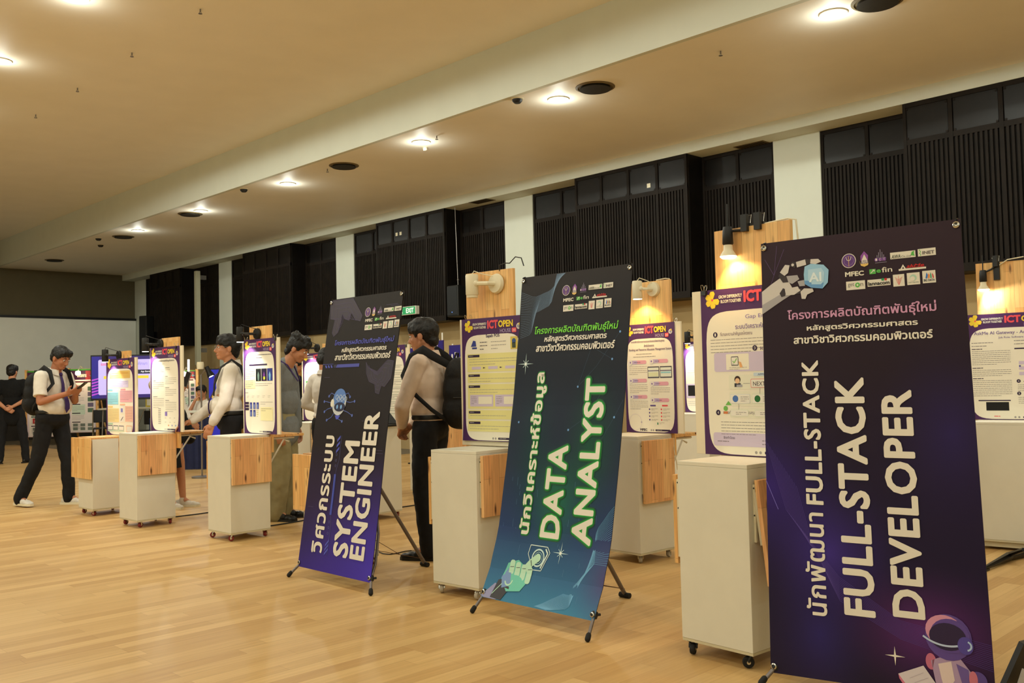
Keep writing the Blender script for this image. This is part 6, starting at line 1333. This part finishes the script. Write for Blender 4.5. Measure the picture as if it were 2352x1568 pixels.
# person with skirt behind the second board
rC, JC, _ = person('person in black skirt and white sneakers behind the plain text poster, holding up a phone', (4.33, 9.62), RGT * .9 - FWD * .35, 1.58,
       dict(er=(.17, -.22, 1.15), wr=(.385, -.19, 1.285), el=(.04, .22, 1.14), wl=(.22, .14, .98), kr=(.14, -.07, .5), ar=(.13, -.07, .085), kl=(.12, .09, .5), al=(.16, .09, .085), hl=(.03, .088, .92), hr=(.03, -.088, .92)), 12, 0, 'long', SHIRT, bottom='skirt', shoe=SHOEW,
       hands=((.6, .2, -.5), (-.5, .3, 0), 30, (.35, .1, .9), (.2, .8, .1), 50), sleeve=.4)
phone('silver phone held upright right of the plain text poster', worldpt(rC, (.425, -.165, 1.335)), (RGT * .35 + UP), (LEFT * .5 - FWD * .8), mat('phone_silver', (150, 146, 140), .3, .5))
jk = thing('draped_jacket', 'black jacket draped below the hand with the silver phone', 'jacket', rC.location, rC.rotation_euler.z)
b = MB(); b.caps((.28, -.20, 1.12), .05, (.36, -.22, .76), .09, DARKCLOTH).caps((.32, -.20, 1.1), .05, (.48, -.21, .74), .07, DARKCLOTH).caps((.24, -.18, 1.05), .06, (.26, -.22, .72), .08, DARKCLOTH); melt(b, 'jacket_cloth', jk, DARKCLOTH, .012, 3, .03)
# student in glasses
rD, JD, _ = person('student in glasses and white long sleeves facing left between two boards', (4.21, 7.97), LEFT * .95 - FWD * .28, 1.72,
       dict(head=(.035, 0, 1.605), belly=(.04, 0, 1.07), el=(.05, .235, 1.12), wl=(.165, .20, .915), er=(.12, -.235, 1.10), wr=(.36, -.13, .935)), -2, 8, 'long', SHIRT, fat=1.2, tie=True, glasses=True, hair='bangs', wide=1.05,
       hands=((.4, -.05, -.9), (-.3, -.9, 0), 30, (.9, .0, -.35), (0, .2, -1), 22), belt=True)
st_ = thing('shoulder_bag', 'dark shoulder strap bag worn by the student in glasses', 'bag', rD.location, rD.rotation_euler.z)
b = MB(); b.tube([(.15, .085, 1.17), (.143, .105, 1.27), (.085, .115, 1.425), (-.01, .118, 1.492), (-.09, .11, 1.43), (-.14, .10, 1.27), (-.145, .09, 1.10)], [.018, .019, .02, .02, .02, .019, .018], PACK, 8, False, .3); b.build('strap', st_, smooth=True)
b = MB(); b.ball((-.225, .02, 1.13), (.07, .12, .17), PACK, 16, 10); melt(b, 'bag_body', st_, PACK, .01, 3)
# student in grey sweater
person('student in grey sweater and loose khaki trousers bending over a shelf', (4.63, 7.79), RGT * .97 - FWD * .12, 1.74,
       dict(head=(.17, 0, 1.565), neck=(.04, 0, 1.43), chest=(-.01, 0, 1.26), sl=(.0, .19, 1.38), sr=(.0, -.19, 1.38), er=(.02, -.245, 1.09), wr=(.05, -.235, .83), el=(.02, .245, 1.09), wl=(.06, .23, .83)), 30, 0, 'long', GREYK, botm=KHAKI,
       hands=((.3, 0, -1), (-.4, -.7, 0), 30, (.3, 0, -1), (-.4, .7, 0), 30), hair='messy', lanyard=True, wide=1.25, tuck=False, skin=SKIN)
# dark clothed person behind and white sleeved person beside the violet banner
person('person in dark clothes mostly hidden behind the grey sweater student', (6.05, 9.9), RGT * .8 + FWD * .5, 1.60, {}, 25, 0, 'long', DARKCLOTH, tuck=False)
person('person in a white shirt with a bent elbow, mostly hidden behind the violet banner', (5.22, 7.95), FWD * .8 + RGT * .6, 1.60,
       dict(el=(-.03, .30, 1.13), wl=(.10, .18, 1.05), er=(.0, -.26, 1.13), wr=(.14, -.16, 1.05)), 25, -10, 'long', SHIRT, hands=((.6, -.8, 0), (-1, 0, 0), 40, (.6, .8, 0), (-1, 0, 0), 40))
# student with backpack
rG, JG, _ = person('student in pale pink shirt with a backpack standing left of the yellow poster', (4.28, 5.19), LEFT * .93 + FWD * .34, 1.70,
       dict(head=(.055, 0, 1.60), neck=(.0, 0, 1.435), chest=(.005, 0, 1.26), el=(.11, .225, 1.10), wl=(.19, .08, .955), er=(.10, -.225, 1.10), wr=(.19, -.07, .95), kl=(.03, .085, .5), al=(.0, .085, .085)), 8, 4, 'long', SHIRTP, belt=True, hair='bangs', fat=1.04, wide=1.03,
       hands=((.5, -.55, -.7), (-.8, 0, 0), 45, (.5, .55, -.7), (-.8, 0, 0), 45), toes=((1, .1), (1, -.1)))
backpack('large black backpack on the student in pale pink shirt', rG, JG, 1.0, .165, .105, .26, True, -.02)
# seated person far back
sx = dep(466, 905, 16.9)
rH, JH, _ = person('seated person in a white shirt far back, resting the face on a hand', (sx.x, sx.y), LEFT * .2 - FWD * 1.0, 1.66,
       dict(head=(.06, 0, 1.62), er=(.20, -.19, 1.20), wr=(.17, -.06, 1.47), el=(.18, .21, 1.12), wl=(.34, .05, 1.07), hl=(.05, .09, .92), kl=(.45, .11, .90), al=(.45, .11, .50), hr=(.05, -.09, .92), kr=(.45, -.11, .90), ar=(.45, -.11, .50)), 10, 0, 'short', SHIRT,
       hands=((1, -.4, 0), (0, 0, -1), 40, (-.4, .5, .9), (-.8, .6, 0), 55), loc_z=-.40)
cs = thing('folding_chair', 'dark chair under the seated person far back', 'chair', (sx.x, sx.y, 0), rH.rotation_euler.z - R(90), 'dark chairs at the back')
MB().box(-.2, .2, -.2, .22, .40, .43, BLACK).build('seat', cs, .01); MB().box(-.2, .2, -.24, -.21, .5, .86, BLACK).build('backrest', cs, .01)
for q in (-1, 1):
    for w_ in (-.2, .2): MB().cyl((q * .18, w_, .40), (q * .2, w_ * 1.1, 0), .012, CHROME, 8).build('leg', cs)
